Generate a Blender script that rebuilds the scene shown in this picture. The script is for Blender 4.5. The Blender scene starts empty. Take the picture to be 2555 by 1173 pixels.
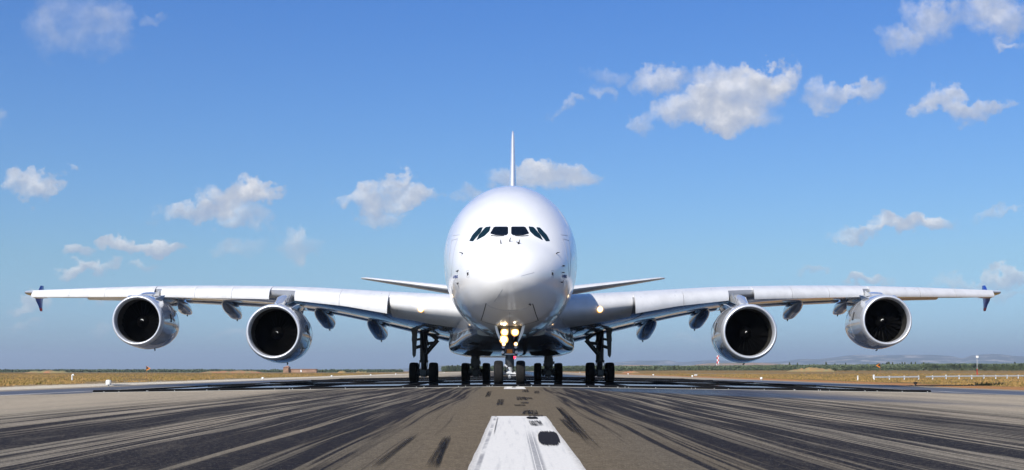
import bpy, bmesh, math, random
import numpy as np
from mathutils import Vector, Matrix, noise as mnoise
from mathutils.bvhtree import BVHTree
R = math.radians
random.seed(7)
scn = bpy.context.scene
COL = scn.collection

# ------------------------------------------------------------------ camera
F = 3150.0          # focal length in photo pixels (photo is 2555 wide)
CAMH = 0.8
CX, CY = 1277.5, 920.5
cam_d = bpy.data.cameras.new('camera')
cam = bpy.data.objects.new('camera', cam_d); COL.objects.link(cam)
cam.location = (0, 0, CAMH); cam.rotation_euler = (R(90), 0, 0)
cam_d.sensor_width = 36; cam_d.lens = 36 * F / 2555
cam_d.shift_y = (CY - 586.5) / 2555
cam_d.clip_start = 0.1; cam_d.clip_end = 40000
scn.camera = cam

# ------------------------------------------------------------------ light
SUN_EL, SUN_AZ = 40.0, 27.0           # azimuth: sun stands behind and left of the camera
to_sun = Vector((-math.sin(R(SUN_AZ))*math.cos(R(SUN_EL)), -math.cos(R(SUN_AZ))*math.cos(R(SUN_EL)), math.sin(R(SUN_EL))))
sl = bpy.data.lights.new('sun', 'SUN'); so = bpy.data.objects.new('sun', sl); COL.objects.link(so)
sl.energy = 5.0; sl.angle = R(0.53); sl.color = (1, 0.955, 0.88)
so.rotation_euler = to_sun.to_track_quat('Z', 'Y').to_euler(); so.location = (-40, -60, 60)
scn.view_settings.view_transform = 'Standard'; scn.view_settings.look = 'None'
scn.view_settings.exposure = 0.18; scn.view_settings.gamma = 1

class NT:
    """tiny helper for writing node trees"""
    def __init__(s, tree):
        s.t = tree; s.n = tree.nodes; s.l = tree.links
    def new(s, typ, **kw):
        nd = s.n.new(typ)
        for k, v in kw.items(): setattr(nd, k, v)
        return nd
    def put(s, sock, v):
        if v is None: return
        if hasattr(v, 'is_output') or isinstance(v, bpy.types.NodeSocket): s.l.new(v, sock)
        else:
            if isinstance(v, (tuple, list)) and len(v) == 3 and len(sock.default_value) == 4: v = (*v, 1)
            sock.default_value = v
    def m(s, op, a, b=None, c=None, clamp=False):
        nd = s.new('ShaderNodeMath', operation=op, use_clamp=clamp)
        s.put(nd.inputs[0], a); s.put(nd.inputs[1], b); s.put(nd.inputs[2], c)
        return nd.outputs[0]
    def v(s, op, a, b=None, out=0):
        nd = s.new('ShaderNodeVectorMath', operation=op)
        s.put(nd.inputs[0], a)
        if b is not None:
            if op == 'SCALE': s.put(nd.inputs[3], b)
            else: s.put(nd.inputs[1], b)
        return nd.outputs[out]
    def mix(s, f, a, b, mode='MIX'):
        nd = s.new('ShaderNodeMix', data_type='RGBA', blend_type=mode)
        s.put(nd.inputs[0], f); s.put(nd.inputs[6], a); s.put(nd.inputs[7], b)
        return nd.outputs[2]
    def rng(s, x, a, b, c=0.0, d=1.0, smooth=True):
        nd = s.new('ShaderNodeMapRange', interpolation_type='SMOOTHSTEP' if smooth else 'LINEAR')
        s.put(nd.inputs[0], x)
        for i, q in enumerate((a, b, c, d)): s.put(nd.inputs[1+i], q)
        return nd.outputs[0]
    def noise(s, vec, scale=5, detail=3, rough=.5, dist=0, out=0, w=None):
        nd = s.new('ShaderNodeTexNoise')
        s.put(nd.inputs['Vector'], vec); nd.inputs['Scale'].default_value = scale
        nd.inputs['Detail'].default_value = detail; nd.inputs['Roughness'].default_value = rough
        nd.inputs['Distortion'].default_value = dist
        return nd.outputs[out]
    def xyz(s, x, y, z):
        nd = s.new('ShaderNodeCombineXYZ')
        for i, q in enumerate((x, y, z)): s.put(nd.inputs[i], q)
        return nd.outputs[0]
    def sep(s, vv):
        nd = s.new('ShaderNodeSeparateXYZ'); s.put(nd.inputs[0], vv); return nd.outputs
    def ramp(s, x, stops):
        nd = s.new('ShaderNodeValToRGB'); s.put(nd.inputs[0], x)
        e = nd.color_ramp.elements
        while len(e) < len(stops): e.new(0.5)
        for i, (p, c) in enumerate(stops):
            e[i].position = p; e[i].color = (*c, 1) if len(c) == 3 else c
        return nd.outputs[0]

# ------------------------------------------------------------------ world: sky and clouds at infinity
world = bpy.data.worlds.new('World'); scn.world = world; world.use_nodes = True
w = NT(world.node_tree); w.n.clear()
sky = w.new('ShaderNodeTexSky', sky_type='NISHITA'); sky.sun_disc = False
sky.sun_elevation = R(SUN_EL); sky.sun_rotation = math.atan2(to_sun.x, to_sun.y)
sky.altitude = 0; sky.air_density = 1.0; sky.dust_density = 0.9; sky.ozone_density = 2.5
tc = w.new('ShaderNodeTexCoord').outputs['Generated']
X, Y, Z = w.sep(tc)
ay = w.m('MAXIMUM', w.m('ABSOLUTE', Y), 0.02)
P = w.v('SCALE', w.xyz(w.m('DIVIDE', X, ay), w.m('DIVIDE', Z, ay), w.m('MULTIPLY', w.m('SIGN', Y), 3.0)), 10.0)   # 31.5 photo px per 0.1
wn = w.noise(P, 2.3, 5, .6, out=1)
wv = w.v('SCALE', w.v('SUBTRACT', wn, (.5, .5, .5)), .55)
wn2 = w.noise(P, 8.5, 4, .6, out=1)
wv = w.v('ADD', wv, w.v('SCALE', w.v('SUBTRACT', wn2, (.5, .5, .5)), .20))
Pw = w.v('ADD', P, wv)
# each: centre px, centre py, half width, half height (photo pixels), density
CL = [(205,50,140,88,.24),(290,60,60,60,.18),(120,90,60,60,.18),(395,25,40,22,.25),
 (75,468,75,38,.95),(165,433,22,12,.4),
 (570,492,95,46,1.25),(480,532,85,30,.9),(650,493,60,32,1.0),(610,552,80,34,.6),
 (915,500,75,36,.95),(988,462,40,30,1.0),(1035,503,80,30,.95),(950,545,75,26,.75),
 (1395,447,105,44,1.15),(1270,445,60,34,.7),(1170,495,55,26,.5),
 (195,622,60,18,.55),(315,610,65,24,.85),(400,625,75,22,.8),(215,680,88,28,.85),(730,605,65,34,.33),(355,682,34,16,.32),(590,625,70,22,.2),
 (85,758,70,24,.7),(255,762,50,18,.35),(785,719,32,9,.6),
 (1655,200,80,46,.85),(1515,182,66,30,.38),(1502,232,46,22,.45),(1420,265,40,14,.3),
 (1850,225,140,66,1.2),(1925,190,75,46,1.1),(1755,282,125,52,1.05),(1845,300,110,38,.8),(1612,300,34,30,.45),
 (2060,235,60,40,.62),(2155,238,60,28,.75),
 (2392,253,98,38,.92),(2500,246,62,14,.4),(2310,270,40,20,.4),
 (2245,552,88,30,1.05),(2155,576,85,18,.85),(2325,550,60,20,.65),(2475,550,66,14,.36),
 (2315,50,85,62,.65),(2250,90,50,44,.55),(2480,35,110,56,.8),(2510,100,56,16,.5),(2700,60,120,60,.9),
 (2170,708,62,18,.65),(2440,706,120,20,.42),(2515,690,70,20,.6),(2040,660,36,12,.34),(2030,712,60,9,.4),
 (650,835,75,16,.28),(75,822,42,14,.28),(245,830,36,12,.25),(560,832,60,14,.28),(1720,840,60,14,.22),(2500,735,60,14,.3),
 (-120,300,140,60,.9),(2760,420,150,50,.9),(-300,600,160,40,.9),(3000,250,160,60,1.0)]
acc = None; accy = None
for (px, py, rx, ry, dn) in CL:
    if py > 590: dn *= 1.7
    c = ((px-CX)/F*10, (CY-py)/F*10, 30.0)
    loc = w.v('MULTIPLY', w.v('SUBTRACT', Pw, c), (F/10/rx/1.03, F/10/ry/1.03, 0.25))
    d2 = w.v('DOT_PRODUCT', loc, loc, out=1)
    g = w.m('MULTIPLY', w.m('SUBTRACT', 1.0, d2, clamp=True), dn)
    gy = w.m('MULTIPLY', g, w.v('DOT_PRODUCT', loc, (-.35, .9, 0), out=1))
    acc = g if acc is None else w.m('ADD', acc, g)
    accy = gy if accy is None else w.m('ADD', accy, gy)
# scattered cumulus for the half of the sky behind the camera
back = w.m('LESS_THAN', Y, 0.0)
bn = w.rng(w.noise(w.v('MULTIPLY', P, (1, 2.2, 1)), .55, 5, .55), .56, .72)
acc = w.m('ADD', acc, w.m('MULTIPLY', back, bn))
fine = w.noise(P, 3.2, 7, .62, .3)
dens = w.m('ADD', acc, w.m('MULTIPLY', w.m('SUBTRACT', fine, .5), w.m('MULTIPLY', 1.35, w.m('MINIMUM', w.m('MULTIPLY', acc, 2.5), 1.0))))
alpha = w.m('SUBTRACT', 1.0, w.m('EXPONENT', w.m('MULTIPLY', w.m('POWER', w.m('MAXIMUM', dens, 0.0), 1.35), -1.9)))
alpha = w.m('MULTIPLY', alpha, w.rng(Z, 0.0, .03, smooth=False))
shade = w.m('DIVIDE', accy, w.m('ADD', acc, .05))
em = w.m('SUBTRACT', w.noise(w.v('ADD', P, (.05, -.09, 0)), 5, 4, .55), w.noise(P, 5, 4, .55))
shade = w.m('ADD', w.m('MULTIPLY', shade, .9), w.m('MULTIPLY', em, -2.6))
shade = w.m('SUBTRACT', shade, w.m('MULTIPLY', w.m('SUBTRACT', fine, .5), .8))
skyk = w.v('MULTIPLY', sky.outputs[0], w.mix(w.rng(Z, .09, .28, smooth=False), w.mix(w.rng(Z, .02, .09), (.57, .83, 1.25), (.58, .79, 1.00)), (.40, .70, 1.15)))
ccol = w.ramp(w.m('ADD', w.m('MULTIPLY', shade, .62), .5, clamp=True), [(0, (3.6, 4.1, 5.3)), (.5, (4.9, 5.15, 5.8)), (1, (7.6, 7.5, 7.6))])
low = w.rng(Z, .02, .12, smooth=False)
ccol = w.mix(low, w.mix(.5, ccol, skyk), ccol)
mixc = w.mix(w.m('MULTIPLY', alpha, .93), skyk, ccol)
bg = w.new('ShaderNodeBackground'); w.put(bg.inputs[0], mixc); bg.inputs[1].default_value = 0.105
wo = w.new('ShaderNodeOutputWorld'); w.l.new(bg.outputs[0], wo.inputs[0])

# ------------------------------------------------------------------ materials
MATS = {}
def mat(name, color, rough=.5, metal=0., coat=0., spec=.5, emit=None, estr=0, fn=None):
    if name in MATS: return MATS[name]
    m = bpy.data.materials.new(name); m.use_nodes = True
    n = NT(m.node_tree); b = n.n['Principled BSDF']
    b.inputs['Base Color'].default_value = (*color, 1); b.inputs['Roughness'].default_value = rough
    b.inputs['Metallic'].default_value = metal; b.inputs['Coat Weight'].default_value = coat
    b.inputs['Coat Roughness'].default_value = .04
    b.inputs['Specular IOR Level'].default_value = spec
    if emit:
        b.inputs['Emission Color'].default_value = (*emit, 1); b.inputs['Emission Strength'].default_value = estr
    if fn: fn(n, b)
    MATS[name] = m; return m
def objc(n): return n.new('ShaderNodeTexCoord').outputs['Object']
def dirty(c, amt=.12, scale=1.5, stretch=(1, .25, 1), rvar=.12):
    """slight tone and gloss variation, streaked along the airflow"""
    def f(n, b):
        p = n.v('MULTIPLY', objc(n), stretch)
        a = n.noise(p, scale, 5, .6)
        col = n.mix(n.rng(a, .35, .75), c, tuple(q*(1-amt) for q in c))
        n.put(b.inputs['Base Color'], col)
        r0 = b.inputs['Roughness'].default_value
        n.put(b.inputs['Roughness'], n.rng(n.noise(p, scale*2.3, 4, .6), .3, .7, r0-rvar*.5, r0+rvar*.5))
    return f
white = mat('white_gloss_paint', (.80,.785,.765), .20, coat=.6, fn=dirty((.80,.785,.765), .05, .6, rvar=.08))
wingm = mat('shade_toned_wing_paint', (.25,.255,.265), .20, coat=.9, fn=dirty((.25,.255,.265), .18, .9, (1,.5,1)))  # darkened base: the underside's shade is put into the wing colour
slatm = mat('pale_slat_paint', (.66,.65,.635), .33, coat=.2, fn=dirty((.66,.65,.635), .12, 1.2, (1.2,.5,1)))
bellym = mat('shade_toned_belly_paint', (.17,.172,.18), .14, coat=.9, fn=dirty((.17,.172,.18), .2, .8))  # white belly darkened, its underside shade is mixed into the colour
cowl = mat('grey_cowl_paint', (.50,.51,.52), .12, .3, coat=1.0, fn=dirty((.55,.56,.57), .12, 1.0, rvar=.08))
lipm = mat('brushed_lip_metal', (.72,.73,.75), .40, .55, fn=dirty((.72,.73,.75), .08, 3, (1,1,1)))
dark = mat('dark_metal', (.025,.025,.027), .5, .3)
gearm = mat('gear_grey_steel', (.05,.052,.055), .42, .35, fn=dirty((.05,.052,.055), .4, 3, (1,1,1)))
gearw = mat('gear_light_paint', (.55,.56,.57), .4, .2, fn=dirty((.55,.56,.57), .3, 4, (1,1,1)))
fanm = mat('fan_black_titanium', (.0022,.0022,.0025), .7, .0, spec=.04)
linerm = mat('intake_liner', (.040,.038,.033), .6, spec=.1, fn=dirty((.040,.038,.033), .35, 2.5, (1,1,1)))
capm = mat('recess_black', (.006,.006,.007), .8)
glass_s = mat('tinted_side_glass', (.005,.018,.022), .05, spec=.4)
glass = mat('cockpit_glass', (.004,.006,.009), .04, spec=.35)
frame_m = mat('window_frame_grey', (.12,.12,.13), .35)
linem = mat('panel_line_grey', (.30,.31,.34), .6)
linek = mat('panel_gap_black', (.02,.02,.02), .7)
navy = mat('navy_fence_paint', (.012,.05,.34), .3, coat=.4)
redm = mat('red_paint', (.45,.03,.03), .4)
orange = mat('orange_paint', (.75,.22,.015), .5, fn=dirty((.75,.22,.015), .2, 3, (1,1,1)))
blackr = mat('matt_black_cloth', (.02,.018,.015), .8)
whitep = mat('white_weathered_paint', (.78,.78,.75), .5, fn=dirty((.78,.78,.75), .25, 5, (1,1,1)))
concr = mat('pale_concrete', (.42,.40,.36), .8)
rustm = mat('rusty_steel', (.25,.12,.06), .7)
textm = mat('lettering_blue', (.04,.07,.22), .5)
lampm = mat('lit_lamp', (1,.9,.7), .3, emit=(1,.80,.50), estr=7)
glowm = mat('lamp_reflector_glow', (1,.7,.35), .3, emit=(1,.50,.12), estr=1.5)
lamps = mat('lit_small_lamp', (1,.9,.7), .3, emit=(1,.86,.62), estr=4)
redl = mat('lit_red_beacon', (.8,.02,.02), .3, emit=(1,.02,.05), estr=6)
def f_tyre(n, b):
    p = objc(n); o = n.sep(p)
    g = n.m('LESS_THAN', n.m('PINGPONG', n.m('ADD', o[0], 10), .045), .006)
    a = n.noise(p, 9, 4, .6)
    n.put(b.inputs['Base Color'], n.mix(n.rng(a, .3, .8), (.006,.006,.006), (.014,.012,.010)))
    bm = n.new('ShaderNodeBump'); bm.inputs['Strength'].default_value = .6; bm.inputs['Distance'].default_value = .02
    n.put(bm.inputs['Height'], n.m('SUBTRACT', a, n.m('MULTIPLY', g, 2))); n.put(b.inputs['Normal'], bm.outputs[0])
tyrem = mat('tyre_rubber', (.02,.02,.02), .8, spec=.25, fn=f_tyre)

# ------------------------------------------------------------------ mesh helpers
def tag(o, label=None, cat=None, group=None, kind=None):
    for k, v in (('label', label), ('category', cat), ('group', group), ('kind', kind)):
        if v: o[k] = v
    return o
def empty(name, loc, rz=0):
    o = bpy.data.objects.new(name, None); COL.objects.link(o); o.location = loc; o.rotation_euler = (0, 0, rz)
    o.empty_display_size = .3
    return o
class MB:
    def __init__(s): s.v = []; s.f = []; s.m = []; s.mats = []
    def _mi(s, m):
        if m not in s.mats: s.mats.append(m)
        return s.mats.index(m)
    def add(s, v, f, m):
        k = len(s.v); i = s._mi(m)
        s.v += [tuple(q) for q in v]
        for q in f: s.f.append(tuple(a+k for a in q)); s.m.append(i)
    def box(s, c, size, m, rot=None):
        c = Vector(c); h = [q/2 for q in size]
        vs = [Vector((x*h[0], y*h[1], z*h[2])) for x in (-1,1) for y in (-1,1) for z in (-1,1)]
        if rot is not None: vs = [rot @ q for q in vs]
        s.add([c+q for q in vs], [(0,1,3,2),(4,6,7,5),(0,4,5,1),(2,3,7,6),(0,2,6,4),(1,5,7,3)], m)
    def loft(s, secs, m, closed=True, cap=True):
        n = len(secs[0]); vs = [p for q in secs for p in q]; fs = []
        for i in range(len(secs)-1):
            for j in range(n if closed else n-1):
                a = i*n+j; b = i*n+(j+1) % n
                fs.append((a, b, b+n, a+n))
        if cap and closed: fs += [tuple(range(n))[::-1], tuple((len(secs)-1)*n+j for j in range(n))]
        s.add(vs, fs, m)
    def tube(s, pts, rad, m, n=12, cap=True):
        pts = [Vector(p) for p in pts]
        if not isinstance(rad, (list, tuple)): rad = [rad]*len(pts)
        secs = []
        for i, p in enumerate(pts):
            d = (pts[min(i+1, len(pts)-1)] - pts[max(i-1, 0)]).normalized()
            up = Vector((0,0,1)) if abs(d.z) < .9 else Vector((0,1,0))
            a = d.cross(up).normalized(); b = d.cross(a)
            secs.append([p + a*math.cos(t)*rad[i] + b*math.sin(t)*rad[i] for t in (2*math.pi*k/n for k in range(n))])
        s.loft(secs, m, True, cap)
    def rev(s, prof, c, m, n=64, axis='Y', cap=False):
        """revolve (along, radius) profile"""
        c = Vector(c); secs = []
        for (a, r) in prof:
            ring = []
            for k in range(n):
                t = 2*math.pi*k/n; u, q = math.cos(t)*r, math.sin(t)*r
                ring.append(c + (Vector((u, a, q)) if axis == 'Y' else Vector((a, u, q)) if axis == 'X' else Vector((u, q, a))))
            secs.append(ring)
        s.loft(secs, m, True, cap)
    def build(s, name, parent=None, smooth=True, ang=40, rec=True, loc=None):
        me = bpy.data.meshes.new(name); me.from_pydata(s.v, [], s.f); me.update()
        for m in s.mats: me.materials.append(m)
        me.polygons.foreach_set('material_index', s.m)
        bm = bmesh.new(); bm.from_mesh(me)
        if rec: bmesh.ops.recalc_face_normals(bm, faces=bm.faces)
        if smooth:
            for f in bm.faces: f.smooth = True
            ca = math.cos(R(ang)); bm.normal_update()
            for e in bm.edges:
                if len(e.link_faces) == 2 and e.link_faces[0].normal.dot(e.link_faces[1].normal) < ca: e.smooth = False
        bm.to_mesh(me); bm.free()
        o = bpy.data.objects.new(name, me); COL.objects.link(o)
        if loc is not None: o.location = loc
        if parent: o.parent = parent
        return o
def pchip(xs, ys):
    xs = np.array(xs, float); ys = np.array(ys, float); h = np.diff(xs); dl = np.diff(ys)/h
    d = np.zeros(len(xs)); d[0] = dl[0]; d[-1] = dl[-1]
    for i in range(1, len(xs)-1):
        if dl[i-1]*dl[i] > 0:
            w1 = 2*h[i]+h[i-1]; w2 = h[i]+2*h[i-1]; d[i] = (w1+w2)/(w1/dl[i-1]+w2/dl[i])
    def f(x):
        x = min(max(x, xs[0]), xs[-1]); i = min(int(np.searchsorted(xs, x, 'right'))-1, len(h)-1); i = max(i, 0)
        t = (x-xs[i])/h[i]; t2 = t*t; t3 = t2*t
        return float((2*t3-3*t2+1)*ys[i]+(t3-2*t2+t)*h[i]*d[i]+(-2*t3+3*t2)*ys[i+1]+(t3-t2)*h[i]*d[i+1])
    return f
def lerp(xs, ys): return lambda x: float(np.interp(x, xs, ys))

# ------------------------------------------------------------------ ground, runway
SL = .001
def rz(x, y):
    return -SL*y - .015*(math.sqrt(x*x+1)-1)
def gz(x, y):
    ax = abs(x)
    if ax <= 33: return rz(x, y) - .06
    z = -SL*y - .47 - .018
    t = min((ax-33)/120, 1); t = t*t*(3-2*t)
    if x > 0: z += t*(.0009*min(y, 1600)) - .35*t*max(0, 1-y/600)
    else: z -= t*max(0, y-700)*.0028*(1 if y < 2500 else 1) if y < 3000 else t*6.44
    z += .10*mnoise.noise(Vector((x*.03, y*.03, 0)))*min((ax-33)/10, 1)*(1 if y < 900 else 0.3)
    return z
def sheet(name, xs, ys, zf, m, dz=0):
    b = MB(); n = len(xs)
    vs = [(x, y, zf(x, y)+dz) for y in ys for x in xs]
    fs = [(j*n+i, j*n+i+1, (j+1)*n+i+1, (j+1)*n+i) for j in range(len(ys)-1) for i in range(n-1)]
    b.add(vs, fs, m); return b
def geo(a, b, n): return [a*(b/a)**(i/(n-1)) for i in range(n)]

def f_ground(n, b):
    p = objc(n); x, y, z = n.sep(p)
    big = n.noise(n.v('MULTIPLY', p, (1, .6, 1)), .03, 5, .6)
    med = n.noise(p, .25, 5, .65); fn_ = n.noise(p, 2.2, 5, .7)
    c = n.mix(n.rng(big, .35, .65), (0.274,0.160,0.058), (0.220,0.138,0.053))
    c = n.mix(n.rng(med, .42, .72), c, (0.152,0.112,0.038))
    c = n.mix(n.m('MULTIPLY', n.rng(fn_, .5, .75), .7), c, (0.319,0.211,0.082))
    c = n.mix(n.m('MULTIPLY', n.rng(n.noise(n.v('MULTIPLY', p, (.5, .35, 1)), .5, 5, .75), .53, .66), .8), c, (.085,.085,.030))
    # bare orange soil strip at the right edge, pale gravel at the left edge
    so_ = n.m('MULTIPLY', n.rng(n.m('ADD', x, n.m('MULTIPLY', n.m('SUBTRACT', med, .5), 9)), 40, 37, 0, 1), n.m('GREATER_THAN', x, 0))
    c = n.mix(so_, c, n.mix(fn_, (.36,.15,.05), (.42,.23,.10)))
    gr = n.m('MULTIPLY', n.rng(n.m('ADD', x, n.m('MULTIPLY', n.m('SUBTRACT', med, .5), 5)), -39.5, -37.5, 0, 1), n.m('LESS_THAN', x, 0))
    c = n.mix(n.m('MULTIPLY', gr, n.rng(fn_, .3, .5, .6, 1)), c, (.62,.54,.41))
    st = n.m('MULTIPLY', n.rng(x, -52, -36, 0, 1), n.m('LESS_THAN', x, 0))
    c = n.mix(n.m('MULTIPLY', st, n.rng(fn_, .5, .62)), c, (.55,.50,.42))
    n.put(b.inputs['Base Color'], c)
    bm = n.new('ShaderNodeBump'); bm.inputs['Strength'].default_value = .9; bm.inputs['Distance'].default_value = .25
    n.put(bm.inputs['Height'], fn_); n.put(b.inputs['Normal'], bm.outputs[0])
groundm = mat('dry_grass_field', (.3,.2,.08), .95, spec=.1, fn=f_ground)
gx = sorted(set([-x for x in geo(34, 16000, 34)] + [0] + geo(34, 16000, 34) + [-33, 33, -15, 15]))
gy = [-400, -100, 0, 25, 50] + [50+12*i for i in range(1, 90)] + geo(1150, 24000, 28)
tag(sheet('ground', gx, gy, gz, groundm).build('ground', rec=False), kind='structure')

def f_runway(n, b):
    p = objc(n); x, y, z = n.sep(p); ax = n.m('ABSOLUTE', x)
    base = n.mix(n.rng(n.noise(n.v('MULTIPLY', p, (1, .12, 1)), .5, 4, .6), .35, .7), (.52,.43,.31), (.42,.355,.26))
    # brown unpolished strip down the centre
    base = n.mix(n.rng(ax, 1.6, 4.5, .92, 0), base, (.170,.132,.086))
    grain = n.noise(p, 55, 3, .7); grain2 = n.noise(p, 17, 4, .7)
    gmid = n.noise(p, 27, 3, .75)
    vor = n.new('ShaderNodeTexVoronoi'); n.put(vor.inputs['Vector'], p); vor.inputs['Scale'].default_value = 26
    # rubber deposits: long streaks along the runway, slightly wandering
    wob = n.m('MULTIPLY', n.m('SUBTRACT', n.noise(n.v('MULTIPLY', p, (0, .03, 0)), 1, 2, .5), .5), 1.2)
    xs = n.m('ADD', x, wob)
    def streak(kx, ky, off, lo, hi, det=3):
        q = n.xyz(n.m('MULTIPLY', xs, kx), n.m('MULTIPLY', y, ky), off)
        return n.rng(n.noise(q, 1, det, .55), lo, hi)
    env = n.ramp(n.m('DIVIDE', ax, 20.0), [(0, (.0,)*3), (.035, (.03,)*3), (.065, (.42,)*3), (.11, (1.,)*3), (.36, (1.,)*3), (.47, (.65,)*3), (.56, (.28,)*3), (.72, (.12,)*3), (1, (.05,)*3)])
    s1 = streak(2.3, .02, 0, .42, .62); s2 = streak(6.0, .05, 7, .43, .63, 4); s3 = streak(16, .09, 13, .46, .62, 3)
    s = n.m('ADD', n.m('MULTIPLY', s1, .42), n.m('ADD', n.m('MULTIPLY', s2, .42), n.m('MULTIPLY', s3, .32)))
    s = n.m('MULTIPLY', s, n.m('ADD', .25, n.m('MULTIPLY', env, .85)))
    thr = n.m('SUBTRACT', 1.0, env)
    rub = n.rng(n.m('SUBTRACT', s, n.m('MULTIPLY', thr, .24)), .09, .48, 0, .98)
    rub = n.m('MULTIPLY', rub, n.rng(grain2, .30, .52, .55, 1))
    brk = n.noise(n.v('MULTIPLY', p, (1.3, .16, 1)), 1.0, 5, .65)
    rub = n.m('MULTIPLY', rub, n.rng(brk, .28, .48, .62, 1.0))
    film = n.m('MULTIPLY', env, n.rng(n.noise(n.v('MULTIPLY', p, (1, .08, 1)), .8, 3, .5), .3, .7, .30, .62))
    mott = n.noise(n.v('MULTIPLY', p, (1, .5, 1)), 5, 5, .7)
    base = n.mix(n.m('MULTIPLY', n.rng(mott, .38, .66), .30), base, n.mix(1, base, (.55,.54,.53), 'MULTIPLY'))
    base = n.mix(film, base, (.135,.128,.112))
    fine_l = n.m('MULTIPLY', streak(22, .035, 23, .60, .70, 2), n.m('MULTIPLY', env, .35))
    rub = n.m('MAXIMUM', rub, fine_l)
    c = n.mix(rub, base, (.020,.017,.019))
    c = n.mix(n.m('MULTIPLY', n.rng(grain, .42, .58), .55), c, n.mix(1, c, (.36,.36,.38), 'MULTIPLY'))
    c = n.mix(n.m('MULTIPLY', n.rng(gmid, .44, .60), .42), c, n.mix(1, c, (.42,.41,.42), 'MULTIPLY'))
    c = n.mix(n.m('MULTIPLY', n.rng(gmid, .42, .32), .35), c, n.mix(1, c, (1.7,1.65,1.55), 'MULTIPLY'))
    spk = n.m('MULTIPLY', n.rng(vor.outputs['Distance'], .18, .08), n.rng(grain2, .45, .6))
    c = n.mix(n.m('MULTIPLY', spk, .6), c, (.42,.40,.36))
    # damp pavement: to the right in front of the trough, and around the trough
    wn_ = n.m('MULTIPLY', n.m('SUBTRACT', n.noise(n.v('MULTIPLY', p, (1, .25, 1)), .7, 4, .6), .5), 5)
    we = n.m('ADD', x, wn_)
    edge = n.m('ADD', 57, n.m('MULTIPLY', we, -1.7))
    wr = n.m('MULTIPLY', n.rng(n.m('SUBTRACT', y, n.m('ADD', edge, wn_)), -3, 3), n.m('MULTIPLY', n.rng(we, 1.2, 4.0), n.rng(we, 16, 10)))
    ws = n.m('MULTIPLY', n.rng(n.m('ADD', ax, n.m('MULTIPLY', wn_, .4)), 19.5, 21.5), n.rng(n.m('ADD', y, wn_), 55, 60))
    wb = n.rng(n.m('ADD', y, wn_), 145, 160, 1, 0)
    ws = n.m('MULTIPLY', n.m('MULTIPLY', ws, wb), n.rng(ax, 28, 30.5, 1, .25))
    wet = n.m('MAXIMUM', wr, ws)
    c = n.mix(n.m('MULTIPLY', wet, .85), c, n.mix(1, c, (.10,.14,.28), 'MULTIPLY'))  # damp tone, with the sky's blue reflection tinted into the colour
    n.put(b.inputs['Base Color'], c)
    n.put(b.inputs['Roughness'], n.m('SUBTRACT', n.rng(rub, 0, 1, .86, .62), n.m('MULTIPLY', wet, .36)))
    n.put(b.inputs['Specular IOR Level'], n.m('ADD', .012, n.m('MULTIPLY', wet, n.m('ADD', .10, n.m('MULTIPLY', ws, .3)))))
    bm = n.new('ShaderNodeBump'); n.put(bm.inputs['Strength'], n.m('SUBTRACT', .55, n.m('MULTIPLY', wet, .35))); bm.inputs['Distance'].default_value = .012
    n.put(bm.inputs['Height'], n.m('ADD', grain, n.m('MULTIPLY', grain2, .6))); n.put(b.inputs['Normal'], bm.outputs[0])
runm = mat('runway_asphalt', (.25,.23,.2), .85, fn=f_runway)
rx = [-32.5, -28, -24, -20, -16, -12, -9, -6, -4, -3, -2, -1.4, -.9, -.4, 0, .4, .9, 1.4, 2, 3, 4, 6, 9, 12, 16, 20, 24, 28, 32.5]
ry = [-60, -20, 0] + [8*i for i in range(1, 60)] + geo(500, 1500, 12)
tag(sheet('runway', rx, ry, rz, runm).build('runway', rec=False), kind='structure')
def marking(n, b):
    p = objc(n)
    a = n.noise(n.v('MULTIPLY', p, (1, .18, 1)), 6, 5, .65); g = n.noise(p, 40, 4, .7)
    x, y, z = n.sep(p)
    dirt = n.rng(n.noise(n.xyz(n.m('MULTIPLY', x, 14), n.m('MULTIPLY', y, .35), 0), 1, 4, .6), .50, .72)
    c = n.mix(n.m('MULTIPLY', dirt, .42), (.70,.66,.59), (.36,.35,.34))
    c = n.mix(n.m('MULTIPLY', n.rng(g, .42, .62), .28), c, (.45,.44,.42))
    c = n.mix(n.m('MULTIPLY', n.rng(a, .6, .8), .3), c, (.28,.26,.24))
    b.inputs['Specular IOR Level'].default_value = .02
    t1 = n.m('MULTIPLY', n.m('MULTIPLY', n.rng(x, .165, .19), n.rng(x, .29, .26)), n.rng(y, 17.5, 14))
    ln = n.m('LESS_THAN', n.m('ABSOLUTE', n.m('SUBTRACT', n.m('PINGPONG', n.m('ADD', x, .03), .05), .025)), .004)
    t1 = n.m('MULTIPLY', t1, n.m('SUBTRACT', 1.0, ln))
    t2 = n.m('MULTIPLY', n.m('MULTIPLY', n.rng(x, -.31, -.29), n.rng(x, -.25, -.27)), n.rng(n.noise(n.v('MULTIPLY', p, (1, .2, 1)), 3, 3, .6), .35, .6))
    c = n.mix(n.m('MULTIPLY', t1, n.rng(n.noise(p, 26, 4, .7), .3, .62, .35, .8)), c, (.20,.195,.20))
    c = n.mix(n.m('MULTIPLY', t2, .75), c, (.17,.165,.17))
    c = n.mix(n.m('MULTIPLY', n.rng(n.m('ABSOLUTE', n.m('SUBTRACT', x, .12)), .40, .475), n.rng(g, .35, .6, .15, .8)), c, (.34,.31,.27))
    n.put(b.inputs['Base Color'], c)
    bm = n.new('ShaderNodeBump'); bm.inputs['Strength'].default_value = .3; bm.inputs['Distance'].default_value = .008
    n.put(bm.inputs['Height'], g); n.put(b.inputs['Normal'], bm.outputs[0])
markm = mat('white_runway_paint', (.7,.7,.7), .7, fn=marking)
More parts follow.
